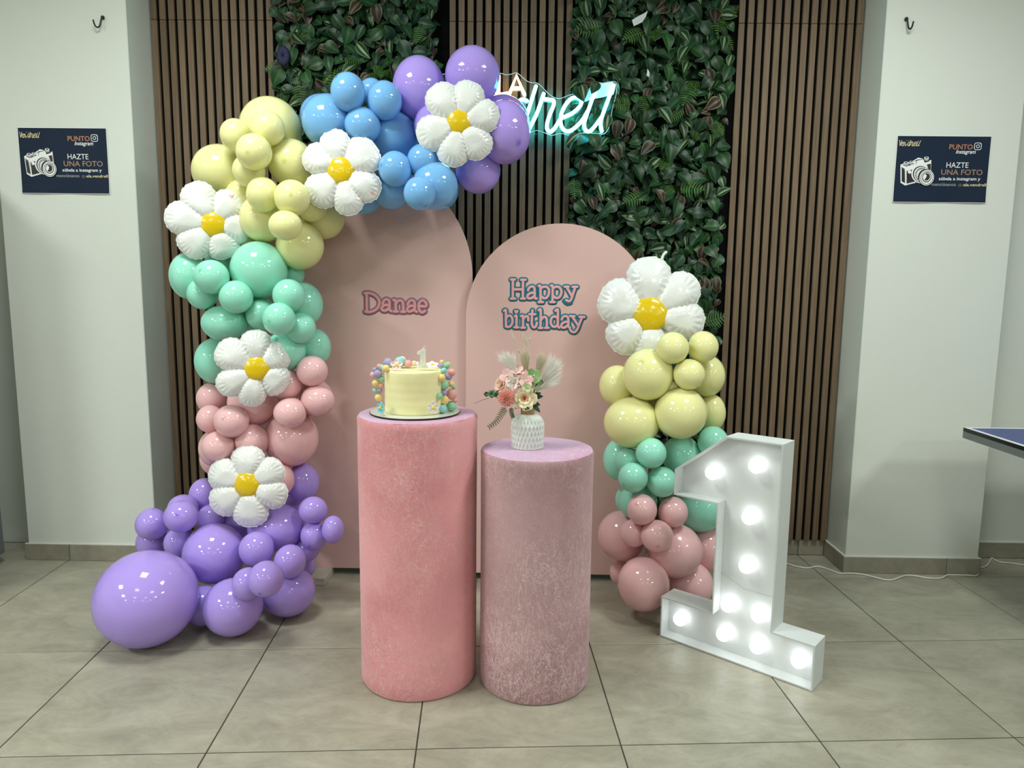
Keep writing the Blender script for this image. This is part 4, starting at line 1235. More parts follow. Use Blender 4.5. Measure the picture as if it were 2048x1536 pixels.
link('acrylic_plate', prism_xz(MB(), poly[::-1], 3.4430, 3.4470).mesh('acrylic_plate', M_ACR), sg, 'clear acrylic backing plate')
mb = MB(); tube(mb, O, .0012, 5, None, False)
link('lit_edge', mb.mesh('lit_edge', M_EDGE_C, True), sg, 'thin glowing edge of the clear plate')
link('white_film', prism_xz(MB(), SIGN_FILM[::-1], 3.4412, 3.4428).mesh('white_film', M_FILM), sg, 'white film left on the plate')
for grp, mt in ((NEON_ORANGE, M_NEON_O), (NEON_CYAN, M_NEON_C)):
    for nm, ss in grp:
        mb = MB()
        for s in ss:
            P = [(p[0], 3.434, p[1]) for p in s]
            tube(mb, catmull(P, 7) if grp is NEON_CYAN or nm == 'S' else [Vector(q) for q in P], .0078, 8)
        link('neon_letter', mb.mesh('neon_letter', mt, True), sg)
for x, z in ((.44, 2.24), (.05, 2.03), (.46, 2.03), (-.2, 2.26)):
    mb = MB(); tube(mb, [(x, 3.440, z), (x, 3.5195, z)], .005, 8)
    link('standoff', mb.mesh('standoff', M_BLACK), sg)

# ------------------------------------------------------------------ balloons
LATEX = {'yellow': (243, 240, 172), 'mint': (160, 234, 210), 'pink': (245, 196, 198), 'lavender': (184, 158, 240), 'blue': (128, 188, 240)}
def latex(name, rgb):
    mt, nt, p = new_mat('latex_'+name)
    L = nt.links.new
    c = lin(rgb)
    at = N(nt, 'ShaderNodeAttribute'); at.attribute_name = 'crown'
    tc = N(nt, 'ShaderNodeTexCoord')
    nz = N(nt, 'ShaderNodeTexNoise', i_Scale=9.0, i_Detail=3.0)
    L(tc.outputs['Object'], nz.inputs['Vector'])
    mr = N(nt, 'ShaderNodeMapRange'); mr.inputs[3].default_value = .95; mr.inputs[4].default_value = 1.04
    L(nz.outputs['Fac'], mr.inputs[0])
    hv = N(nt, 'ShaderNodeHueSaturation'); hv.inputs['Color'].default_value = c
    L(mr.outputs[0], hv.inputs['Value'])
    mx = N(nt, 'ShaderNodeMix', data_type='RGBA')
    L(at.outputs['Fac'], mx.inputs['Factor'])
    L(hv.outputs['Color'], mx.inputs[6])
    mx.inputs[7].default_value = (c[0]**1.5*.85, c[1]**1.5*.85, c[2]**1.5*.85, 1)
    L(mx.outputs[2], p.inputs['Base Color'])
    p.inputs['Roughness'].default_value = 0.07
    p.inputs['Specular IOR Level'].default_value = 0.5
    tl = N(nt, 'ShaderNodeBsdfTranslucent')
    L(mx.outputs[2], tl.inputs['Color'])
    ms = N(nt, 'ShaderNodeMixShader'); ms.inputs[0].default_value = 0.10
    out = nt.nodes['Material Output']
    L(p.outputs[0], ms.inputs[1]); L(tl.outputs[0], ms.inputs[2]); L(ms.outputs[0], out.inputs['Surface'])
    return mt
M_LATEX = {k: latex(k, v) for k, v in LATEX.items()}
random.seed(5)
RINGS = [0.0, .035, .075, .13, .22, .36, .52, .70, .88, 1.06, 1.24, 1.42, 1.60, 1.78, 1.96, 2.14, 2.32, 2.50, 2.66, 2.80, 2.92]
def balloon_mesh(c, rx, rz, dot, mat):
    ry = (rx+rz)/2
    if dot:
        dx, dz = dot
        d = Vector((dx, -sqrt(max(.05, 1-dx*dx-dz*dz)), -dz)).normalized()
    else:
        d = Vector((random.uniform(-.45, .45), -1.0, random.uniform(-.45, .45))).normalized()
    ex = d.orthogonal().normalized(); ey = d.cross(ex)
    seg = 34
    V, F, cr = [], [], []
    def put(p, a):
        V.append((c[0]+p.x*rx, c[1]+p.y*ry, c[2]+p.z*rz)); cr.append(a)
    put(d*1.0, 1.0 if dot else 0.0)
    for th in RINGS[1:]:
        rad = sin(th)
        hh = cos(th)
        if th > 2.0: hh *= 1+.05*((th-2.0)/.92)**2
        for k in range(seg):
            a = 2*pi*k/seg
            put(d*hh + (ex*cos(a)+ey*sin(a))*rad, (1.0 if th < .04 else .75 if th < .08 else .25 if th < .14 else 0.0) if dot else 0.0)
    # neck, lip and knot
    for rad, hh in ((.11, -1.06), (.07, -1.075), (.08, -1.09), (.05, -1.10), (.09, -1.11), (.10, -1.12), (.02, -1.125)):
        for k in range(seg):
            a = 2*pi*k/seg
            put(d*hh + (ex*cos(a)+ey*sin(a))*rad, 0.0)
    nr = (len(V)-1)//seg
    for k in range(seg): F.append((0, 1+k, 1+(k+1) % seg))
    for i in range(nr-1):
        for k in range(seg):
            F.append((1+i*seg+k, 1+(i+1)*seg+k, 1+(i+1)*seg+(k+1) % seg, 1+i*seg+(k+1) % seg))
    F.append(tuple(1+(nr-1)*seg+k for k in range(seg))[::-1])
    cc = Vector(c)
    me = mesh('balloon', [(v[0]-c[0], v[1]-c[1], v[2]-c[2]) for v in V], F, mat, True)
    a = me.attributes.new('crown', 'FLOAT', 'POINT'); a.data.foreach_set('value', cr)
    return me
for col, c, rx, rz, dot, label in BALLOONS:
    o = bpy.data.objects.new('balloon', balloon_mesh(c, rx, rz, dot, M_LATEX[col]))
    o.location = c
    COL.objects.link(o)
    o['label'] = label; o['category'] = 'balloon'
    o['group'] = ('right column ' if c[0] > .3 and c[2] < 1.4 else 'left arch ') + col + ' balloons'

# foil daisies
def foil(name, rgb, rough=.14):
    mt, nt, p = new_mat(name)
    L = nt.links.new
    tc = N(nt, 'ShaderNodeTexCoord')
    at = N(nt, 'ShaderNodeAttribute'); at.attribute_name = 'smudge'
    mc = N(nt, 'ShaderNodeMix', data_type='RGBA')
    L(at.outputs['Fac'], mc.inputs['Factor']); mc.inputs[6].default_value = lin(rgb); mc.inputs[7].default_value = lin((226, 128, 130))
    L(mc.outputs[2], p.inputs['Base Color'])
    p.inputs['Roughness'].default_value = rough
    p.inputs['Coat Weight'].default_value = .6
    p.inputs['Coat Roughness'].default_value = .06
    n1 = N(nt, 'ShaderNodeTexNoise', i_Scale=16.0, i_Detail=3.0, i_Distortion=1.2)
    L(tc.outputs['Object'], n1.inputs['Vector'])
    b = N(nt, 'ShaderNodeBump', i_Strength=.32, i_Distance=.008)
    L(n1.outputs['Fac'], b.inputs['Height'])
    L(b.outputs['Normal'], p.inputs['Normal']); L(b.outputs['Normal'], p.inputs['Coat Normal'])
    return mt
M_FOIL = foil('white_foil', (232, 234, 230))
M_FOILY = foil('yellow_foil', (226, 192, 6), .2)
def petal(root, tip, wmax, thick, nrm, R, seed, smudge=None):
    rnd = random.Random(seed)
    ax = tip-root; ln = ax.length; ax = ax.normalized()
    lat = ax.cross(nrm).normalized()
    ns, nt_ = 30, 29
    V, F = [], []
    ph = rnd.uniform(0, 6)
    fq = rnd.uniform(30, 40)
    rim_idx = []
    def pt(s, t, side):
        if s < .58: w = wmax*(.40+.60*sin(s/.58*pi/2)**1.1)
        else: w = wmax*sqrt(max(0, 1-((s-.58)/.42)**2.3))
        # scalloped rim
        an = atan2(t*w, (s-.55)*ln)
        edge = max(abs(t), (s-.5)/.5 if s > .5 else 0)
        cr = sin(an*fq*.5+ph)
        sc = 1+.022*cr*(max(0, edge-.6)/.4)
        lenp = s*ln*(1+.010*cr*max(0, s-.8)/.2)
        prof = max(0, 1-abs(t)**2.4)**.55 * max(0, sin(pi*min(1, (s*.90+.10)**.9)))**.62
        rimness = max(0, edge-.45)/.55
        pk = thick*prof*(1-.42*rimness*(.5+.5*cr)) + .0015*R
        pk *= 1+.05*sin(s*9+ph+t*2)
        return root + ax*lenp + lat*(t*w*sc) + nrm*(side*pk)
    for side in (1, -.55):
        for i in range(ns):
            for j in range(nt_):
                V.append(pt(i/(ns-1), (j/(nt_-1))*2-1, side))
    for sd in (0, 1):
        o_ = sd*ns*nt_
        for i in range(ns-1):
            for j in range(nt_-1):
                k = o_+i*nt_+j
                q = (k, k+1, k+nt_+1, k+nt_)
                F.append(q if sd else q[::-1])
    # stitched rim
    bd = [(0, j) for j in range(nt_)] + [(i, nt_-1) for i in range(1, ns)] + [(ns-1, j) for j in range(nt_-2, -1, -1)] + [(i, 0) for i in range(ns-2, 0, -1)]
    for a in range(len(bd)):
        p, q = bd[a], bd[(a+1) % len(bd)]
        F.append((p[0]*nt_+p[1], q[0]*nt_+q[1], ns*nt_+q[0]*nt_+q[1], ns*nt_+p[0]*nt_+p[1]))
    # thin flat seam flange with little teeth
    path = [(i/30, 1.0) for i in range(8, 31)]
    prev = None
    for sgn in (1, -1):
        prev = None
        for i in range(10, 61):
            s = i/60
            base = pt(s, sgn, 0)
            out = (base-(root+ax*ln*.55)).normalized()
            fl = R*.028*(1.0 if i % 2 else .55)
            k = len(V)
            V.append(base-out*R*.01); V.append(base+out*fl)
            if prev is not None: F.append((prev, k, k+1, prev+1))
            prev = k
    me = mesh('petal', V, F, M_FOIL, True)
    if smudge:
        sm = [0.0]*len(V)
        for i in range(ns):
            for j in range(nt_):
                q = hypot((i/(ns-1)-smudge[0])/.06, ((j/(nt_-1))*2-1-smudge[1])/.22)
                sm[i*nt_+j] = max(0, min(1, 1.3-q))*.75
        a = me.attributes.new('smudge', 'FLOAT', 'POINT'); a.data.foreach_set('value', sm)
    return me
for di, (c, R, yr, yo, angs, tilt, label) in enumerate(DAISIES):
    nrm = Vector((tilt[0], -1, tilt[1])).normalized()
    ex = Vector((1, 0, 0)); ex = (ex-nrm*ex.dot(nrm)).normalized()
    ez = nrm.cross(ex); ez = -ez if ez.z < 0 else ez
    c = Vector(c)
    t = thing('daisy_balloon', label, 'balloon', c, 'white foil daisy balloons')
    hub = c + ex*yo[0] + ez*yo[1]
    # widths from the gaps between neighbouring petals
    A = sorted(angs)
    for pi_, an in enumerate(angs):
        a = radians(an)
        tip = c + (ex*cos(a) + ez*sin(a))*R*.985
        dirn = (tip-hub).normalized()
        rt = hub + dirn*yr*.50
        i_ = A.index(an)
        gap = min((A[(i_+1) % 6]-an) % 360, (an-A[i_-1]) % 360)
        w = R*.77*sin(radians(min(70, max(50, gap))/2))+R*.02
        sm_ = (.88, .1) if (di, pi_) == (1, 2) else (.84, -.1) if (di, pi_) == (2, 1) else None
        link('petal', petal(rt, tip, w, R*.21, nrm, R, di*10+pi_, sm_), t)
    mb = MB()
    V, F = [], []
    sg_, rg = 28, 8
    for i in range(rg+1):
        th = (pi/2)*i/rg
        for k in range(sg_):
            a = 2*pi*k/sg_
            wob = 1+.03*sin(a*9)*sin(th)
            V.append(hub + (ex*cos(a)+ez*sin(a))*yr*1.04*sin(th)*wob + nrm*(R*.115+yr*.42*cos(th)))
    for k in range(sg_):
        a = 2*pi*k/sg_
        V.append(hub + (ex*cos(a)+ez*sin(a))*yr*1.02 - nrm*R*.02)
    for i in range(rg+1):
        for k in range(sg_):
            F.append((i*sg_+k, i*sg_+(k+1) % sg_, (i+1)*sg_+(k+1) % sg_, (i+1)*sg_+k))
    link('flower_center', mesh('flower_center', V, F, M_FOILY, True), t, 'yellow foil centre')
    mb = MB()
    V = []
    for i, (rr, hh) in enumerate(((.02, .10), (.42, .085), (.50, .0), (.42, -.08), (.02, -.1))):
        for k in range(24):
            a = 2*pi*k/24
            V.append(c + (ex*cos(a)+ez*sin(a))*R*rr*.8 + nrm*R*hh)
    F = [(i*24+k, i*24+(k+1) % 24, (i+1)*24+(k+1) % 24, (i+1)*24+k) for i in range(4) for k in range(24)]
    link('hub', mesh('hub', V, F, M_FOIL, True), t)
    if di == 5:
        # filling tab above the top petal
        a = radians(80)
        p0 = c + (ex*cos(a)+ez*sin(a))*R*.97
        mb = MB(); tube(mb, [p0, p0+ex*.006+ez*.018, p0+ex*.016+ez*.028], .006, 8, (1, .25))
        link('filling_tab', mb.mesh('filling_tab', M_FOIL, True), t)
# ------------------------------------------------------------------ velvet pedestals
def velvet(name, dark, base, light, seed, lightfac):
    mt, nt, p = new_mat(name)
    L = nt.links.new
    tc = N(nt, 'ShaderNodeTexCoord')
    mp = N(nt, 'ShaderNodeMapping'); mp.inputs['Location'].default_value = (seed, seed*.7, seed*.3)
    L(tc.outputs['Object'], mp.inputs['Vector'])
    n1 = N(nt, 'ShaderNodeTexNoise', i_Scale=3.2, i_Detail=5.0, i_Roughness=.6, i_Distortion=.4)
    L(mp.outputs[0], n1.inputs['Vector'])
    r1 = N(nt, 'ShaderNodeValToRGB')
    r1.color_ramp.elements[0].position = .35; r1.color_ramp.elements[0].color = lin(dark)
    r1.color_ramp.elements[1].position = .68; r1.color_ramp.elements[1].color = lin(base)
    L(n1.outputs['Fac'], r1.inputs['Fac'])
    acc = None
    for sc_, ds_, wd_, stretch in ((6.5, 3.6, .013, (1.3, 1.3, .5)), (13.0, 3.4, .018, (1, 1, .5)), (30.0, 2.6, .022, (1, 1, .6))):
        m2 = N(nt, 'ShaderNodeMapping'); m2.inputs['Scale'].default_value = stretch; m2.inputs['Rotation'].default_value = (.5, .3, sc_)
        L(mp.outputs[0], m2.inputs['Vector'])
        n2 = N(nt, 'ShaderNodeTexNoise', i_Scale=sc_, i_Detail=4.0, i_Roughness=.6, i_Distortion=ds_)
        L(m2.outputs[0], n2.inputs['Vector'])
        s1 = N(nt, 'ShaderNodeMath', operation='SUBTRACT'); s1.inputs[1].default_value = .5; L(n2.outputs['Fac'], s1.inputs[0])
        s2 = N(nt, 'ShaderNodeMath', operation='ABSOLUTE'); L(s1.outputs[0], s2.inputs[0])
        s3 = N(nt, 'ShaderNodeMapRange'); s3.inputs[1].default_value = 0.0; s3.inputs[2].default_value = wd_; s3.inputs[3].default_value = 1.0; s3.inputs[4].default_value = 0.0
        L(s2.outputs[0], s3.inputs[0])
        if acc is None: acc = s3
        else:
            mxx = N(nt, 'ShaderNodeMath', operation='MAXIMUM'); L(acc.outputs[0], mxx.inputs[0]); L(s3.outputs[0], mxx.inputs[1]); acc = mxx
    n3 = N(nt, 'ShaderNodeTexNoise', i_Scale=2.6, i_Detail=2.0)
    L(mp.outputs[0], n3.inputs['Vector'])
    r3 = N(nt, 'ShaderNodeMapRange'); r3.inputs[1].default_value = .35; r3.inputs[2].default_value = .7; r3.inputs[3].default_value = .2*lightfac; r3.inputs[4].default_value = lightfac
    L(n3.outputs['Fac'], r3.inputs[0])
    ml = N(nt, 'ShaderNodeMath', operation='MULTIPLY'); L(acc.outputs[0], ml.inputs[0]); L(r3.outputs[0], ml.inputs[1])
    mx = N(nt, 'ShaderNodeMix', data_type='RGBA')
    L(ml.outputs[0], mx.inputs['Factor']); L(r1.outputs['Color'], mx.inputs[6]); mx.inputs[7].default_value = lin(light)
    L(mx.outputs[2], p.inputs['Base Color'])
    p.inputs['Roughness'].default_value = .75
    p.inputs['Specular IOR Level'].default_value = .2
    p.inputs['Sheen Weight'].default_value = .5
    p.inputs['Sheen Roughness'].default_value = .35
    p.inputs['Sheen Tint'].default_value = lin(light)
    b = N(nt, 'ShaderNodeBump', i_Strength=.35, i_Distance=.004)
    L(acc.outputs[0], b.inputs['Height']); L(b.outputs['Normal'], p.inputs['Normal'])
    return mt
M_VEL1 = velvet('salmon_velvet', (218, 140, 146), (240, 166, 170), (252, 222, 220), 3.1, .6)
M_VEL2 = velvet('mauve_velvet', (168, 130, 134), (194, 156, 160), (244, 216, 216), 7.7, 1.0)
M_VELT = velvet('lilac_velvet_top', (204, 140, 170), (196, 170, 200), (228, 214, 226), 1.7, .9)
def pedestal(x, y, r, hh, mat, label):
    t = thing('velvet_pedestal', label, 'pedestal', (x, y, 0), 'cylinder pedestals in velvet covers')
    mb = MB()
    V, F = [], []
    seg = 96
    prof = [(r-.004, .002), (r-.001, .008), (r, .05)] + [(r, hh*k/12) for k in range(1, 12)] + [(r, hh-.03), (r+.001, hh-.012), (r-.003, hh-.004)]
    for rr, z in prof:
        for k in range(seg):
            a = 2*pi*k/seg
            wob = 1+.004*noise.noise(Vector((cos(a)*2.2, sin(a)*2.2, z*3)))
            V.append((x+rr*wob*cos(a), y+rr*wob*sin(a), z))
    for i in range(len(prof)-1):
        for k in range(seg):
            F.append((i*seg+k, i*seg+(k+1) % seg, (i+1)*seg+(k+1) % seg, (i+1)*seg+k))
    F.append(tuple(range(seg))[::-1])
    link('side_cover', mesh('side_cover', V, F, mat, True), t)
    V, F = [], []
    rr_ = [(r-.003, -.004), (r-.006, -.001), (r-.014, .0), (r*.7, -.0005), (r*.35, -.0005), (.004, -.0005)]
    for rr, z in rr_:
        for k in range(seg):
            a = 2*pi*k/seg
            w_ = .004*noise.noise(Vector((cos(a)*3, sin(a)*3, 5+x*9))) if rr > r*.9 else 0
            V.append((x+(rr+w_*.5)*cos(a), y+(rr+w_*.5)*sin(a), hh+z+w_*.35))
    for i in range(len(rr_)-1):
        for k in range(seg):
            F.append((i*seg+k, i*seg+(k+1) % seg, (i+1)*seg+(k+1) % seg, (i+1)*seg+k))
    F.append(tuple((len(rr_)-1)*seg+k for k in range(seg)))
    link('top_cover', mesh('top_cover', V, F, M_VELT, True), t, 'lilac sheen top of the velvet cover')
pedestal(-.3445, 2.3594, .1974, .917, M_VEL1, 'taller salmon pink velvet cylinder pedestal under the cake')
pedestal(.0552, 2.3434, .1866, .807, M_VEL2, 'shorter dusty mauve velvet cylinder pedestal under the vase')

# ------------------------------------------------------------------ cake
CX, CY, CZ = -.352, 2.355, .9185
M_BOARD = plain('silver_board', (214, 216, 206), .3, metal=.2)
bd = thing('cake_board', 'round silver cake board with black edge on the tall pedestal', 'cake board', (CX, CY, CZ))
mb = MB(); lathe(mb, [(.1475, 0), (.1490, .001), (.1490, .0035), (.1475, .0042)], (CX, CY, CZ), 64, False, True)
link('edge', mb.mesh('edge', M_BLACK, True), bd, 'black rim')
mb = MB(); lathe(mb, [(.1470, .0036), (.1470, .0046)], (CX, CY, CZ), 64, True, True)
link('plate', mb.mesh('plate', M_BOARD), bd)
M_CREAM = plain('cream_icing', (240, 232, 176), .55, .35, vary=.03, scale=14, bump=.15, bump_scale=45, sub=.15)
ck = thing('cake', 'round pale yellow birthday cake with pastel sugar balls and flowers', 'cake', (CX, CY, CZ+.005))
zt = CZ+.005
HC, RC = .139, .0985
V, F = [], []
seg = 72
prof = [(.0, 0), (RC, 0), (RC+.001, .003)] + [(RC+.0005*sin(k*2.1), HC*k/16) for k in range(1, 15)] + [(RC, HC-.006), (RC-.0015, HC-.001), (RC-.006, HC+.001), (RC*.6, HC-.001), (.001, HC-.001)]
for rr, z in prof:
    for k in range(seg):
        a = 2*pi*k/seg
        rim = .0022*noise.noise(Vector((cos(a)*4, sin(a)*4, 2.0))) if z > HC-.008 and rr > RC*.8 else 0
        V.append((CX+(rr+rim)*cos(a), CY+(rr+rim)*sin(a), zt+z+rim))
for i in range(len(prof)-1):
    for k in range(seg):
        F.append((i*seg+k, i*seg+(k+1) % seg, (i+1)*seg+(k+1) % seg, (i+1)*seg+k))
link('icing', mesh('icing', V, F, M_CREAM, True), ck)
BALLC = {'lavender': (168, 158, 194), 'turquoise': (148, 208, 210), 'green': (150, 206, 168), 'coral': (228, 166, 158), 'yellow': (236, 210, 136), 'pink': (232, 176, 176), 'cream': (240, 226, 188)}
M_BALL = {k: plain('sugar_'+k, v, .55, .3, vary=.02) for k, v in BALLC.items()}
for col, c, r in CAKE_BALLS:
    mb = MB(); sphere(mb, c, r, 20, 12)
    link('sugar_ball', mb.mesh('sugar_ball', M_BALL[col], True), ck)
M_FPINK = plain('sugar_petal_pink', (240, 212, 210), .6); M_FWHITE = plain('sugar_petal_white', (246, 244, 236), .6)
M_FTURQ = plain('sugar_petal_turquoise', (138, 214, 214), .6); M_FYEL = plain('sugar_centre', (240, 206, 40), .6)
for col, c, R, nrm in CAKE_FLOWERS:
    x_, y_, n_ = frame_from(nrm)
    c = Vector(c)
    fl = MB()
    for k in range(5):
        a = 2*pi*k/5+.3
        d = x_*cos(a)+y_*sin(a); l_ = n_.cross(d)
        V, F = [], []
        for i in range(7):
            for j in range(12):
                rr = i/6; b = 2*pi*j/12
                V.append(c + d*(R*.56+R*.44*rr*cos(b)) + l_*(R*.36*rr*sin(b)) + n_*(R*.16*(rr**2)+R*.12-R*.10*(1-rr)))
        F = [(i*12+j, i*12+(j+1) % 12, (i+1)*12+(j+1) % 12, (i+1)*12+j) for i in range(6) for j in range(12)]
        n0 = len(V)
        V += [v-n_*R*.12 for v in V]
        F += [tuple(q+n0 for q in f)[::-1] for f in F] + [(6*12+j, 6*12+(j+1) % 12, n0+6*12+(j+1) % 12, n0+6*12+j) for j in range(12)]
        fl.add(V, F)
    f_ = link('sugar_flower', fl.mesh('sugar_flower', {'pink': M_FPINK, 'white': M_FWHITE, 'turquoise': M_FTURQ}[col], True), ck)
    mb = MB(); sphere(mb, c+n_*R*.16, R*.27, 12, 8)
    sub_link('flower_center', mb.mesh('flower_center', M_FYEL, True), f_)
M_CANDLE = plain('white_wax', (240, 240, 228), .5)
def glitter():
    mt, nt, p = new_mat('silver_glitter')
    L = nt.links.new
    tc = N(nt, 'ShaderNodeTexCoord')
    vo = N(nt, 'ShaderNodeTexVoronoi', i_Scale=900.0)
    L(tc.outputs['Object'], vo.inputs['Vector'])
    rp = N(nt, 'ShaderNodeValToRGB'); rp.color_ramp.elements[0].color = lin((188, 188, 178)); rp.color_ramp.elements[1].color = lin((250, 250, 240))
    L(vo.outputs['Color'], rp.inputs['Fac']); L(rp.outputs['Color'], p.inputs['Base Color'])
    p.inputs['Roughness'].default_value = .5
    return mt
cd = thing('candle', 'white number one candle with silver glitter standing on the cake', 'candle', (sum(p[0] for p in CANDLE)/len(CANDLE), CY-.02, zt+HC))
link('numeral', prism_xz(MB(), CANDLE[::-1], CY-.026, CY-.014).mesh('numeral', M_CANDLE), cd)
ccx = sum(p[0] for p in CANDLE)/len(CANDLE); ccz = sum(p[1] for p in CANDLE)/len(CANDLE)
GL = [(CANDLE[i][0]*.72+ (CANDLE[2][0]*.4+CANDLE[8][0]*.6)*.28, CANDLE[i][1]*.94+ccz*.06) for i in range(len(CANDLE))]
link('glitter_face', prism_xz(MB(), GL[::-1], CY-.0268, CY-.0255).mesh('glitter_face', glitter()), cd)
mb = MB(); a = CANDLE[1]
tube(mb, catmull([(a[0]+.001, CY-.02, a[1]), (a[0]+.004, CY-.02, a[1]+.006), (a[0]+.011, CY-.02, a[1]+.007)], 5), .0009, 6)
link('wick', mb.mesh('wick', M_CANDLE, True), cd)

# ------------------------------------------------------------------ vase and flowers
VX, VY, VZ = .0218, 2.350, .8068
def ceramic():
    return plain('white_ceramic', (222, 228, 220), .28, .5, vary=.01)
M_CER = ceramic()
M_KRAFT = plain('jute_wrap', (168, 142, 108), .85, .1, vary=.15, scale=120, bump=.5, bump_scale=300)
vs_ = thing('vase', 'white ribbed ceramic vase with jute neck on the short pedestal', 'vase', (VX, VY, VZ))
V, F = [], []
seg, rows = 240, 60
HV, RV = .112, .0560
for i in range(rows+1):
    s = i/rows
    z = HV*s
    if s < .62: rr = RV*(.955+.045*sin(s/.62*pi/2))
    else:
        q = (s-.62)/.38
        rr = .0235+(RV-.0235)*sqrt(max(0, 1-q**2.1))
    for k in range(seg):
        a = 2*pi*k/seg
        # staggered drop-shaped facets
        u = a/(2*pi)*27
        wv = .25*sin(2*pi*z/.038)
        d1 = abs(((u+wv) % 1)-.5)*2
        d2 = abs(((u-wv+.5) % 1)-.5)*2
        g = .0048*min(1, 1.5*min(1-d1, 1-d2))*(1 if s < .85 else max(.15, (1-s)/.15))*min(1, rr/.04)
        V.append((VX+(rr-g)*cos(a), VY+(rr-g)*sin(a), VZ+.0005+z))
for i in range(rows):
    for k in range(seg):
        F.append((i*seg+k, i*seg+(k+1) % seg, (i+1)*seg+(k+1) % seg, (i+1)*seg+k))
F.append(tuple(range(seg))[::-1])
link('body', mesh('body', V, F, M_CER, True), vs_)
mb = MB(); lathe(mb, [(.0225, HV-.003), (.0235, HV), (.0233, HV+.022), (.0215, HV+.024), (.018, HV+.02), (.017, HV)], (VX, VY, VZ), 40)
link('neck_wrap', mb.mesh('neck_wrap', M_KRAFT, True), vs_, 'brown jute wrapped neck')

NECK = Vector((VX, VY, VZ+HV+.012))
M_STEM = plain('flower_stem', (74, 96, 52), .7)
M_ROSE = plain('rose_cream', (244, 232, 196), .6, vary=.05, scale=50, sub=.1); M_ROSEIN = plain('rose_peach', (238, 186, 150), .6)
M_PEACH = plain('petal_peach', (238, 196, 176), .6); M_BLUSH = plain('petal_blush', (232, 188, 184), .6); M_WHITEP = plain('petal_white', (240, 240, 230), .6)
M_GREENP = plain('petal_green', (130, 164, 104), .6, vary=.15, scale=60); M_LIME = plain('petal_lime', (200, 218, 160), .6)
M_MUM = plain('mum_coral', (240, 176, 160), .6, vary=.12, scale=90); M_EUC = plain('eucalyptus', (92, 132, 92), .55, vary=.12, scale=60)
M_DLEAF = plain('rose_leaf', (42, 66, 40), .5, vary=.15, scale=50); M_FERN = plain('fern_green', (72, 96, 54), .6, vary=.15, scale=50)
M_PLUME = plain('pampas_cream', (226, 216, 190), .8, .1, vary=.05); M_PLUMEW = plain('pampas_white', (246, 243, 234), .8, .1, vary=.03)
def stem(parent, c, r=.0014):
    mb = MB()
    c = Vector(c)
    e = Vector((VX+(c.x-VX)*.12, VY+(c.y-VY)*.12, NECK.z-.02))
    k = Vector((VX+(c.x-VX)*.45, VY+(c.y-VY)*.3+.01, NECK.z+(c.z-NECK.z)*.45))
    tube(mb, catmull([e, NECK.lerp(k, .35), k, c], 5), r, 6)
    link('stem', mb.mesh('stem', M_STEM, True), parent)
def cup_petal(mb, c, ax, dirv, R, opening, wid, curl, base=.1):
    """a curved petal: rises along ax while opening outwards towards dirv"""
    lat = ax.cross(dirv).normalized()
    V = []
    ns, nt_ = 6, 7
    for i in range(ns):
        s = i/(ns-1)
        for j in range(nt_):
            t = j/(nt_-1)*2-1
            a = t*wid*(sin(pi*(.22+.62*s)))
            rad = R*(base+(1-base)*s**.8)*sin(opening)+R*curl*max(0, s-.7)
            up = R*s*cos(opening)-R*curl*.6*max(0, s-.75)-R*.10*t*t*s
            d = dirv*cos(a)+lat*sin(a)
            V.append(c + d*rad + ax*up)
    F = [(i*nt_+j, i*nt_+j+1, (i+1)*nt_+j+1, (i+1)*nt_+j) for i in range(ns-1) for j in range(nt_-1)]
    mb.add(V, F)
def rose(c, R, nrm, mo, mi, label, name='rose'):
    c = Vector(c); x_, y_, n_ = frame_from(nrm)
    t = thing(name, label, 'flower', c)
    stem(t, c-n_*R*.3)
    rnd = random.Random(int(abs(c.x)*9999))
    for li, (n, op, rs, w, cu, mt) in enumerate(((3, .22, .55, 1.0, .0, mi), (4, .42, .62, .95, .02, mi), (5, .70, .78, .85, .06, mo), (5, 1.02, .95, .80, .12, mo), (5, 1.30, 1.08, .78, .16, mo))):
        for k in range(n):
            a = 2*pi*(k+.5*li+rnd.uniform(-.08, .08))/n
            mb = MB()
            cup_petal(mb, c-n_*R*(.42), n_, x_*cos(a)+y_*sin(a), R*rs*1.05, op, w, cu)
            link('petal', mb.mesh('petal', mt, True), t)
    return t
def blossom(c, R0, nrm, mt, mc, label, n=4, name='blossom', group=None, cupf=1.25):
    R = R0*1.25
    c = Vector(c); x_, y_, n_ = frame_from(nrm)
    t = thing(name, label, 'flower', c, group)
    stem(t, c-n_*R*.15)
    for k in range(n):
        a = 2*pi*(k+.3)/n
        mb = MB(); cup_petal(mb, c-n_*R*.25, n_, x_*cos(a)+y_*sin(a), R, cupf, 3.2/n*1.05, .05)
        link('petal', mb.mesh('petal', mt, True), t)
    mb = MB(); sphere(mb, c, R*.13, 8, 6)
    link('flower_center', mb.mesh('flower_center', mc, True), t)
    return t
S_ = VS
rose(FL['rose'], 128*S_, (.02, -1, .25), M_ROSE, M_ROSEIN, 'large cream rose with peach heart above the vase neck')
rose(FL['toprose'], 92*S_, (.1, -.75, .7), M_PEACH, M_PEACH, 'peach pink rose at the top of the bouquet')
rose(FL['bud'], 80*S_, (-.6, -.7, .35), M_PEACH, M_ROSE, 'peach and yellow rosebud at the left of the bouquet', 'rosebud')
HG = 'hydrangea blossoms in the bouquet'
blossom(FL['hyd1'], 80*S_, (-.1, -1, .15), M_BLUSH, M_ROSE, 'blush pink blossom just above the large cream rose', group=HG)
blossom(FL['hyd2'], 72*S_, (-.4, -.9, .4), M_BLUSH, M_ROSE, 'blush pink blossom at upper left above the rosebud', group=HG)
blossom(FL['hyd3'], 70*S_, (.3, -1, .0), M_BLUSH, M_ROSE, 'blush pink blossom at right under the green blossoms', group=HG)
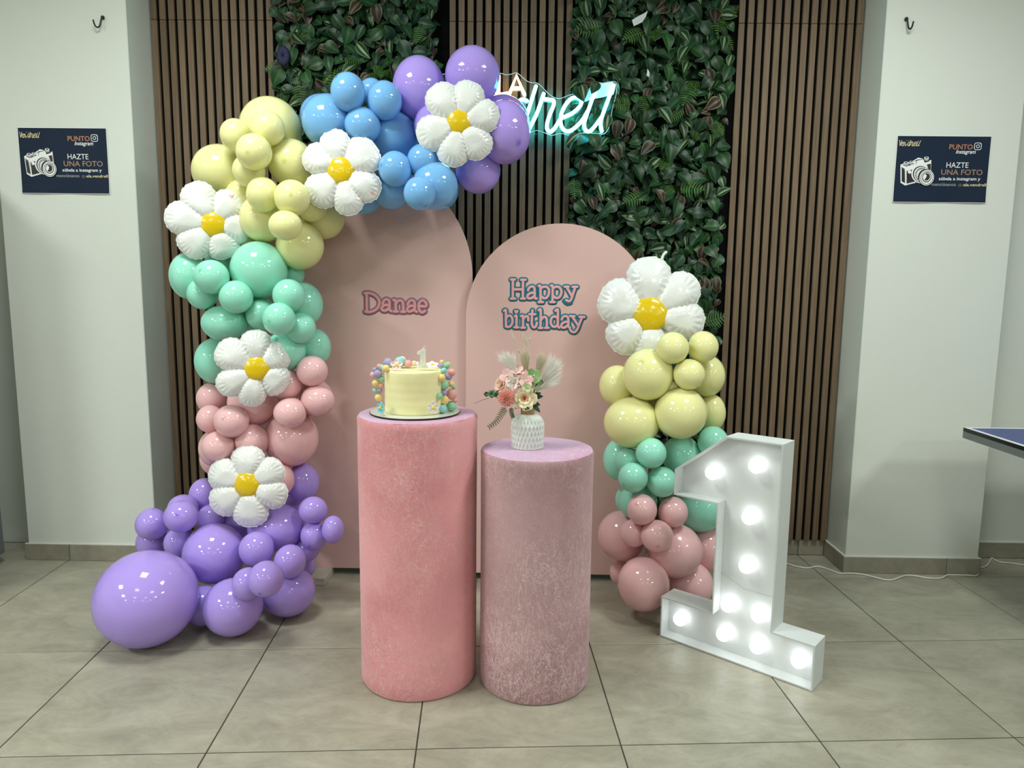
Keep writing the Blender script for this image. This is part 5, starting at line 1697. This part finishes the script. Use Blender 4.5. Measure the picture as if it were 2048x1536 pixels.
blossom(FL['hyd4'], 66*S_, (-.2, -.6, .8), M_BLUSH, M_ROSE, 'blush pink blossom topmost at left of the bouquet', group=HG)
blossom(FL['hyd5'], 56*S_, (.1, -.5, .9), M_BLUSH, M_ROSE, 'blush pink blossom at the foot of the centre plume', group=HG)
blossom(FL['hyd6'], 70*S_, (.1, -1, .4), M_BLUSH, M_ROSE, 'blush pink blossom under the top peach rose', group=HG)
blossom(FL['wh1'], 66*S_, (-.2, -1, .1), M_WHITEP, M_LIME, 'white blossom left of the blush one in mid bouquet', group=HG)
blossom(FL['wh2'], 60*S_, (-.1, -.8, .5), M_WHITEP, M_LIME, 'white blossom at upper left behind pink blossoms', group=HG)
blossom(FL['wh3'], 62*S_, (.0, -1, .3), M_WHITEP, M_LIME, 'white blossom between blush blossom and top rose', group=HG)
blossom(FL['bud2'], 62*S_, (-.3, -.8, .5), M_PEACH, M_ROSE, 'peach blossom above the rosebud at left', group=HG)
blossom(FL['gr1'], 76*S_, (.3, -.9, .4), M_GREENP, M_LIME, 'green blossom at the upper right of the bouquet', group=HG)
blossom(FL['gr2'], 60*S_, (.5, -.9, .1), M_GREENP, M_DLEAF, 'green blossom at the right, below the upper green one', group=HG)
blossom(FL['gr3'], 46*S_, (.0, -1, .1), M_LIME, M_GREENP, 'small lime blossom right above the large cream rose', group=HG)
c = Vector(FL['mum'])
t = thing('chrysanthemum', 'coral chrysanthemum with many narrow petals at the left of the cream rose', 'flower', c)
stem(t, c)
mb = MB()
rnd = random.Random(3)
for k in range(170):
    zz = 1-2*(k+.5)/300.0
    ph = k*2.39996
    dv = Vector((cos(ph)*sqrt(max(0, 1-zz*zz)), -zz, sin(ph)*sqrt(max(0, 1-zz*zz)))).normalized()
    dv = (dv+Vector((-.12, 0, .05))).normalized()
    ln_ = 108*S_*rnd.uniform(.85, 1.05)
    tube(mb, [c+dv*ln_*.25, c+dv*ln_*.7, c+dv*ln_+Vector((0, -.001, .001))], .0013, 5, None, True, [.0008, .0013, .0011])
link('petals', mb.mesh('petals', M_MUM, True), t, kind='stuff')
mb = MB(); sphere(mb, c, 50*S_, 12, 8); link('core', mb.mesh('core', M_MUM, True), t)
def leaf_between(mb, a, b, w, nrm=Vector((0, -1, .2)), rnd_tip=.8):
    a, b = Vector(a), Vector(b)
    d = b-a; lat = d.cross(nrm).normalized(); n_ = lat.cross(d).normalized()
    V = []
    for i in range(7):
        s = i/6
        ww = w*max(.02, sin(pi*min(1, s**rnd_tip)))**.8
        for t_ in (-1, -.5, 0, .5, 1):
            V.append(a+d*s+lat*ww*t_+n_*(.25*ww*abs(t_)+.006*sin(pi*s)))
    F = [(i*5+j, i*5+j+1, (i+1)*5+j+1, (i+1)*5+j) for i in range(6) for j in range(4)]
    mb.add(V, F)
eu = thing('eucalyptus_sprig', 'eucalyptus sprig with round leaves sticking out at the left', 'foliage', FL['euc'])
stem(eu, FL['euc'])
c = Vector(FL['euc'])
for dx, dz, r in ((-.005, .010, 45), (.010, .009, 45), (.003, -.012, 42), (-.014, -.002, 40), (.018, -.004, 42), (.0, .0, 40)):
    mb = MB(); leaf_between(mb, c+Vector((dx*.1, 0, dz*.1)), c+Vector((dx*1.25, -.006+.3*dx, dz*1.25)), r*S_*.62, Vector((dx*10, -1, dz*14)), 1.0)
    link('leaf', mb.mesh('leaf', M_EUC, True), eu)
mb = MB(); tube(mb, catmull(WISP, 5), .0007, 5)
link('wisp', mb.mesh('wisp', M_FERN, True), eu)
for si, P in enumerate(SPRIGS):
    t = thing('fern_sprig', ['long fern sprig drooping below the coral chrysanthemum', 'short fern sprig drooping between chrysanthemum and vase neck'][si], 'foliage', P[0], 'fern sprigs')
    C_ = catmull(P, 8)
    mb = MB(); tube(mb, C_, .0009, 6); link('stem', mb.mesh('stem', M_FERN, True), t)
    for i in range(1, len(C_), 2):
        for sd in (-1, 1):
            d = (C_[i]-C_[i-1]).normalized(); l_ = d.cross(Vector((0, -1, 0))).normalized()*sd
            ln_ = (.016 if si == 0 else .011)*(1-.35*i/len(C_))
            mb = MB(); leaf_between(mb, C_[i], C_[i]+l_*ln_*.9+d*ln_*.55, .0017, Vector((0, -1, .1)))
            link('leaflet', mb.mesh('leaflet', M_FERN, True), t)
dl = thing('leaf_sprig', 'dark green rose leaves around the vase mouth and bouquet edges', 'foliage', NECK)
for a, b in DARK_LEAVES:
    mb = MB(); leaf_between(mb, a, b, .0085)
    link('leaf', mb.mesh('leaf', M_DLEAF, True), dl)
mb = MB()
for a, b in DARK_LEAVES: tube(mb, [NECK, Vector(a).lerp(NECK, .4)+Vector((0, .008, 0)), Vector(a)], .001, 5)
link('stem', mb.mesh('stem', M_STEM, True), dl)
PLAB = {'centre': 'beige pampas plume rising from the centre of the bouquet', 'left': 'white pampas plume fanning to the left', 'right': 'widest white pampas plume fanning to the right', 'right2': 'beige pampas plume leaning right beside the centre one', 'left2': 'thin pampas stalk leaning left, reaching the greeting letters', 'right3': 'lower white pampas plume drooping out to the right', 'c2': 'thin upright pampas stalk right of the centre plume'}
rnd = random.Random(8)
for nm, base, tips, cnt in PAMPAS:
    t = thing('pampas_plume', PLAB[nm], 'dried grass', base, 'pampas plumes in the vase')
    base = Vector(base)
    tips = [Vector(p) for p in tips]
    mid = sum(tips, Vector())/len(tips)
    stalk = cnt < 100
    mb = MB(); tube(mb, catmull([NECK, (NECK+base)*.5+Vector((0, .006, 0)), base, base.lerp(mid, .45)], 5), .0010, 6)
    link('stem', mb.mesh('stem', M_FERN if stalk else M_PLUME, True), t)
    mb = MB()
    axis = (mid-base)
    for k in range(cnt):
        i = rnd.randrange(len(tips))
        tip = tips[i].lerp(tips[rnd.randrange(len(tips))], rnd.random()**2*.8)
        if stalk:
            tip = tips[i].lerp(tips[(i+1) % len(tips)], rnd.random()*.5)
            p = tip.lerp(base, rnd.uniform(.1, .5)); q = p.lerp(tip, .5)+Vector((rnd.gauss(0, .0014), rnd.gauss(0, .001), 0))
            e = tip+Vector((rnd.gauss(0, .0022), 0, rnd.gauss(0, .002)))
        else:
            s0 = rnd.random()*.55
            p = base.lerp(mid, s0)
            ln_ = rnd.uniform(.55, 1.0)
            e = p.lerp(tip, ln_)+Vector((rnd.gauss(0, .003), rnd.gauss(0, .012), rnd.gauss(0, .003)))
            q = p.lerp(e, .5)+axis*.06*rnd.random()
            e.z -= .004*rnd.random()
        d = (e-p)
        lat = d.cross(Vector((rnd.gauss(0, .3), -1, rnd.gauss(0, .3))))
        lat = lat.normalized()*(.00042 if not stalk else .0006)
        q1 = p.lerp(q, .5)*.5+(p*.25+q*.5+e*.25)*.0+p.lerp(q, .5)*.5
        mb.add([p-lat*.6, p+lat*.6, q+lat, q-lat, e], [(0, 1, 2, 3), (3, 2, 4)])
    link('feather', mb.mesh('feather', M_PLUME if nm in ('centre', 'right2', 'left2', 'c2') else M_PLUMEW), t, kind='stuff')

# ------------------------------------------------------------------ marquee numeral
M_MQ = plain('white_marquee_board', (210, 214, 212), .55, .3, vary=.02)
M_MQE = plain('worn_board_edge', (196, 198, 190), .8, vary=.15, scale=30)
M_BULB = emitter('bulb_glow', (.95, .99, 1.0), 3.2)
M_SOCKET = plain('bulb_socket', (225, 226, 222), .5)
A0 = Vector((.547, 2.647, 0)); DX = Vector((.761, -.649, 0)).normalized(); DN = Vector((DX.y, -DX.x, 0))   # DN points out of the front
PROF = [(0, 0), (.577, 0), (.577, .161), (.431, .161), (.431, .822), (.227, .820), (.035, .668), (.035, .570), (.207, .570), (.207, .161), (0, .161)]
DEP = .100
def mq(x, z, d): return A0 + DX*x + Vector((0, 0, z+.0015)) - DN*d     # d: depth behind the front plane
mqt = thing('marquee_numeral', 'white light up marquee number one standing on the floor at right', 'marquee light', mq(.29, 0, .05))
def inset(P, e):
    out = []
    n = len(P)
    for i in range(n):
        a, b, c = Vector(P[i-1]), Vector(P[i]), Vector(P[(i+1) % n])
        d1, d2 = (b-a).normalized(), (c-b).normalized()
        n1, n2 = Vector((-d1.y, d1.x)), Vector((-d2.y, d2.x))
        k = 1+n1.dot(n2)
        out.append(tuple(b+(n1+n2)*(e/k)))
    return out
n = len(PROF)
INS = inset(PROF, .0055)
for i in range(n):
    j = (i+1) % n
    V = [mq(*PROF[i], 0), mq(*PROF[j], 0), mq(*INS[j], 0), mq(*INS[i], 0), mq(*PROF[i], DEP), mq(*PROF[j], DEP), mq(*INS[j], DEP), mq(*INS[i], DEP)]
    F = [(0, 1, 2, 3), (4, 7, 6, 5), (0, 4, 5, 1), (3, 2, 6, 7), (0, 3, 7, 4), (1, 5, 6, 2)]
    link('side_panel', mesh('side_panel', V, F, M_MQ), mqt)
INS2 = inset(PROF, .0057)
V = [mq(x, z, .055) for x, z in INS2] + [mq(x, z, .062) for x, z in INS2]
F = [tuple(range(n)), tuple(range(2*n-1, n-1, -1))] + [(i, i+n, (i+1) % n+n, (i+1) % n) for i in range(n)]
link('back_panel', mesh('back_panel', V, F, M_MQ), mqt)
mb = MB(); tube(mb, [mq(.213, .300, .0548), mq(.30, .262, .0548), mq(.425, .262, .0548)], .0011, 5)
link('board_seam', mb.mesh('board_seam', M_MQE), mqt)
for x, z in ((.171, .674), (.331, .727), (.317, .539), (.316, .36), (.256, .196), (.370, .193), (.069, .081), (.245, .080), (.372, .077), (.518, .077)):
    c = mq(x, z, .028)
    mb = MB(); tube(mb, [mq(x, z, .0545), mq(x, z, .042)], .013, 14, None, False)
    s_ = link('socket', mb.mesh('socket', M_SOCKET, True), mqt)
    mb = MB(); sphere(mb, c, .0262, 18, 12)
    sub_link('bulb', mb.mesh('bulb', M_BULB, True), s_)

# white cable on the floor
M_CABLE = plain('white_cable', (216, 216, 206), .45)
mb = MB(); tube(mb, catmull([(x, y, .0042) for x, y in CORD], 4), .0040, 8)
link('power_cable', mb.mesh('power_cable', M_CABLE, True), None, 'white power cable snaking over the floor tiles to the right', 'cable')
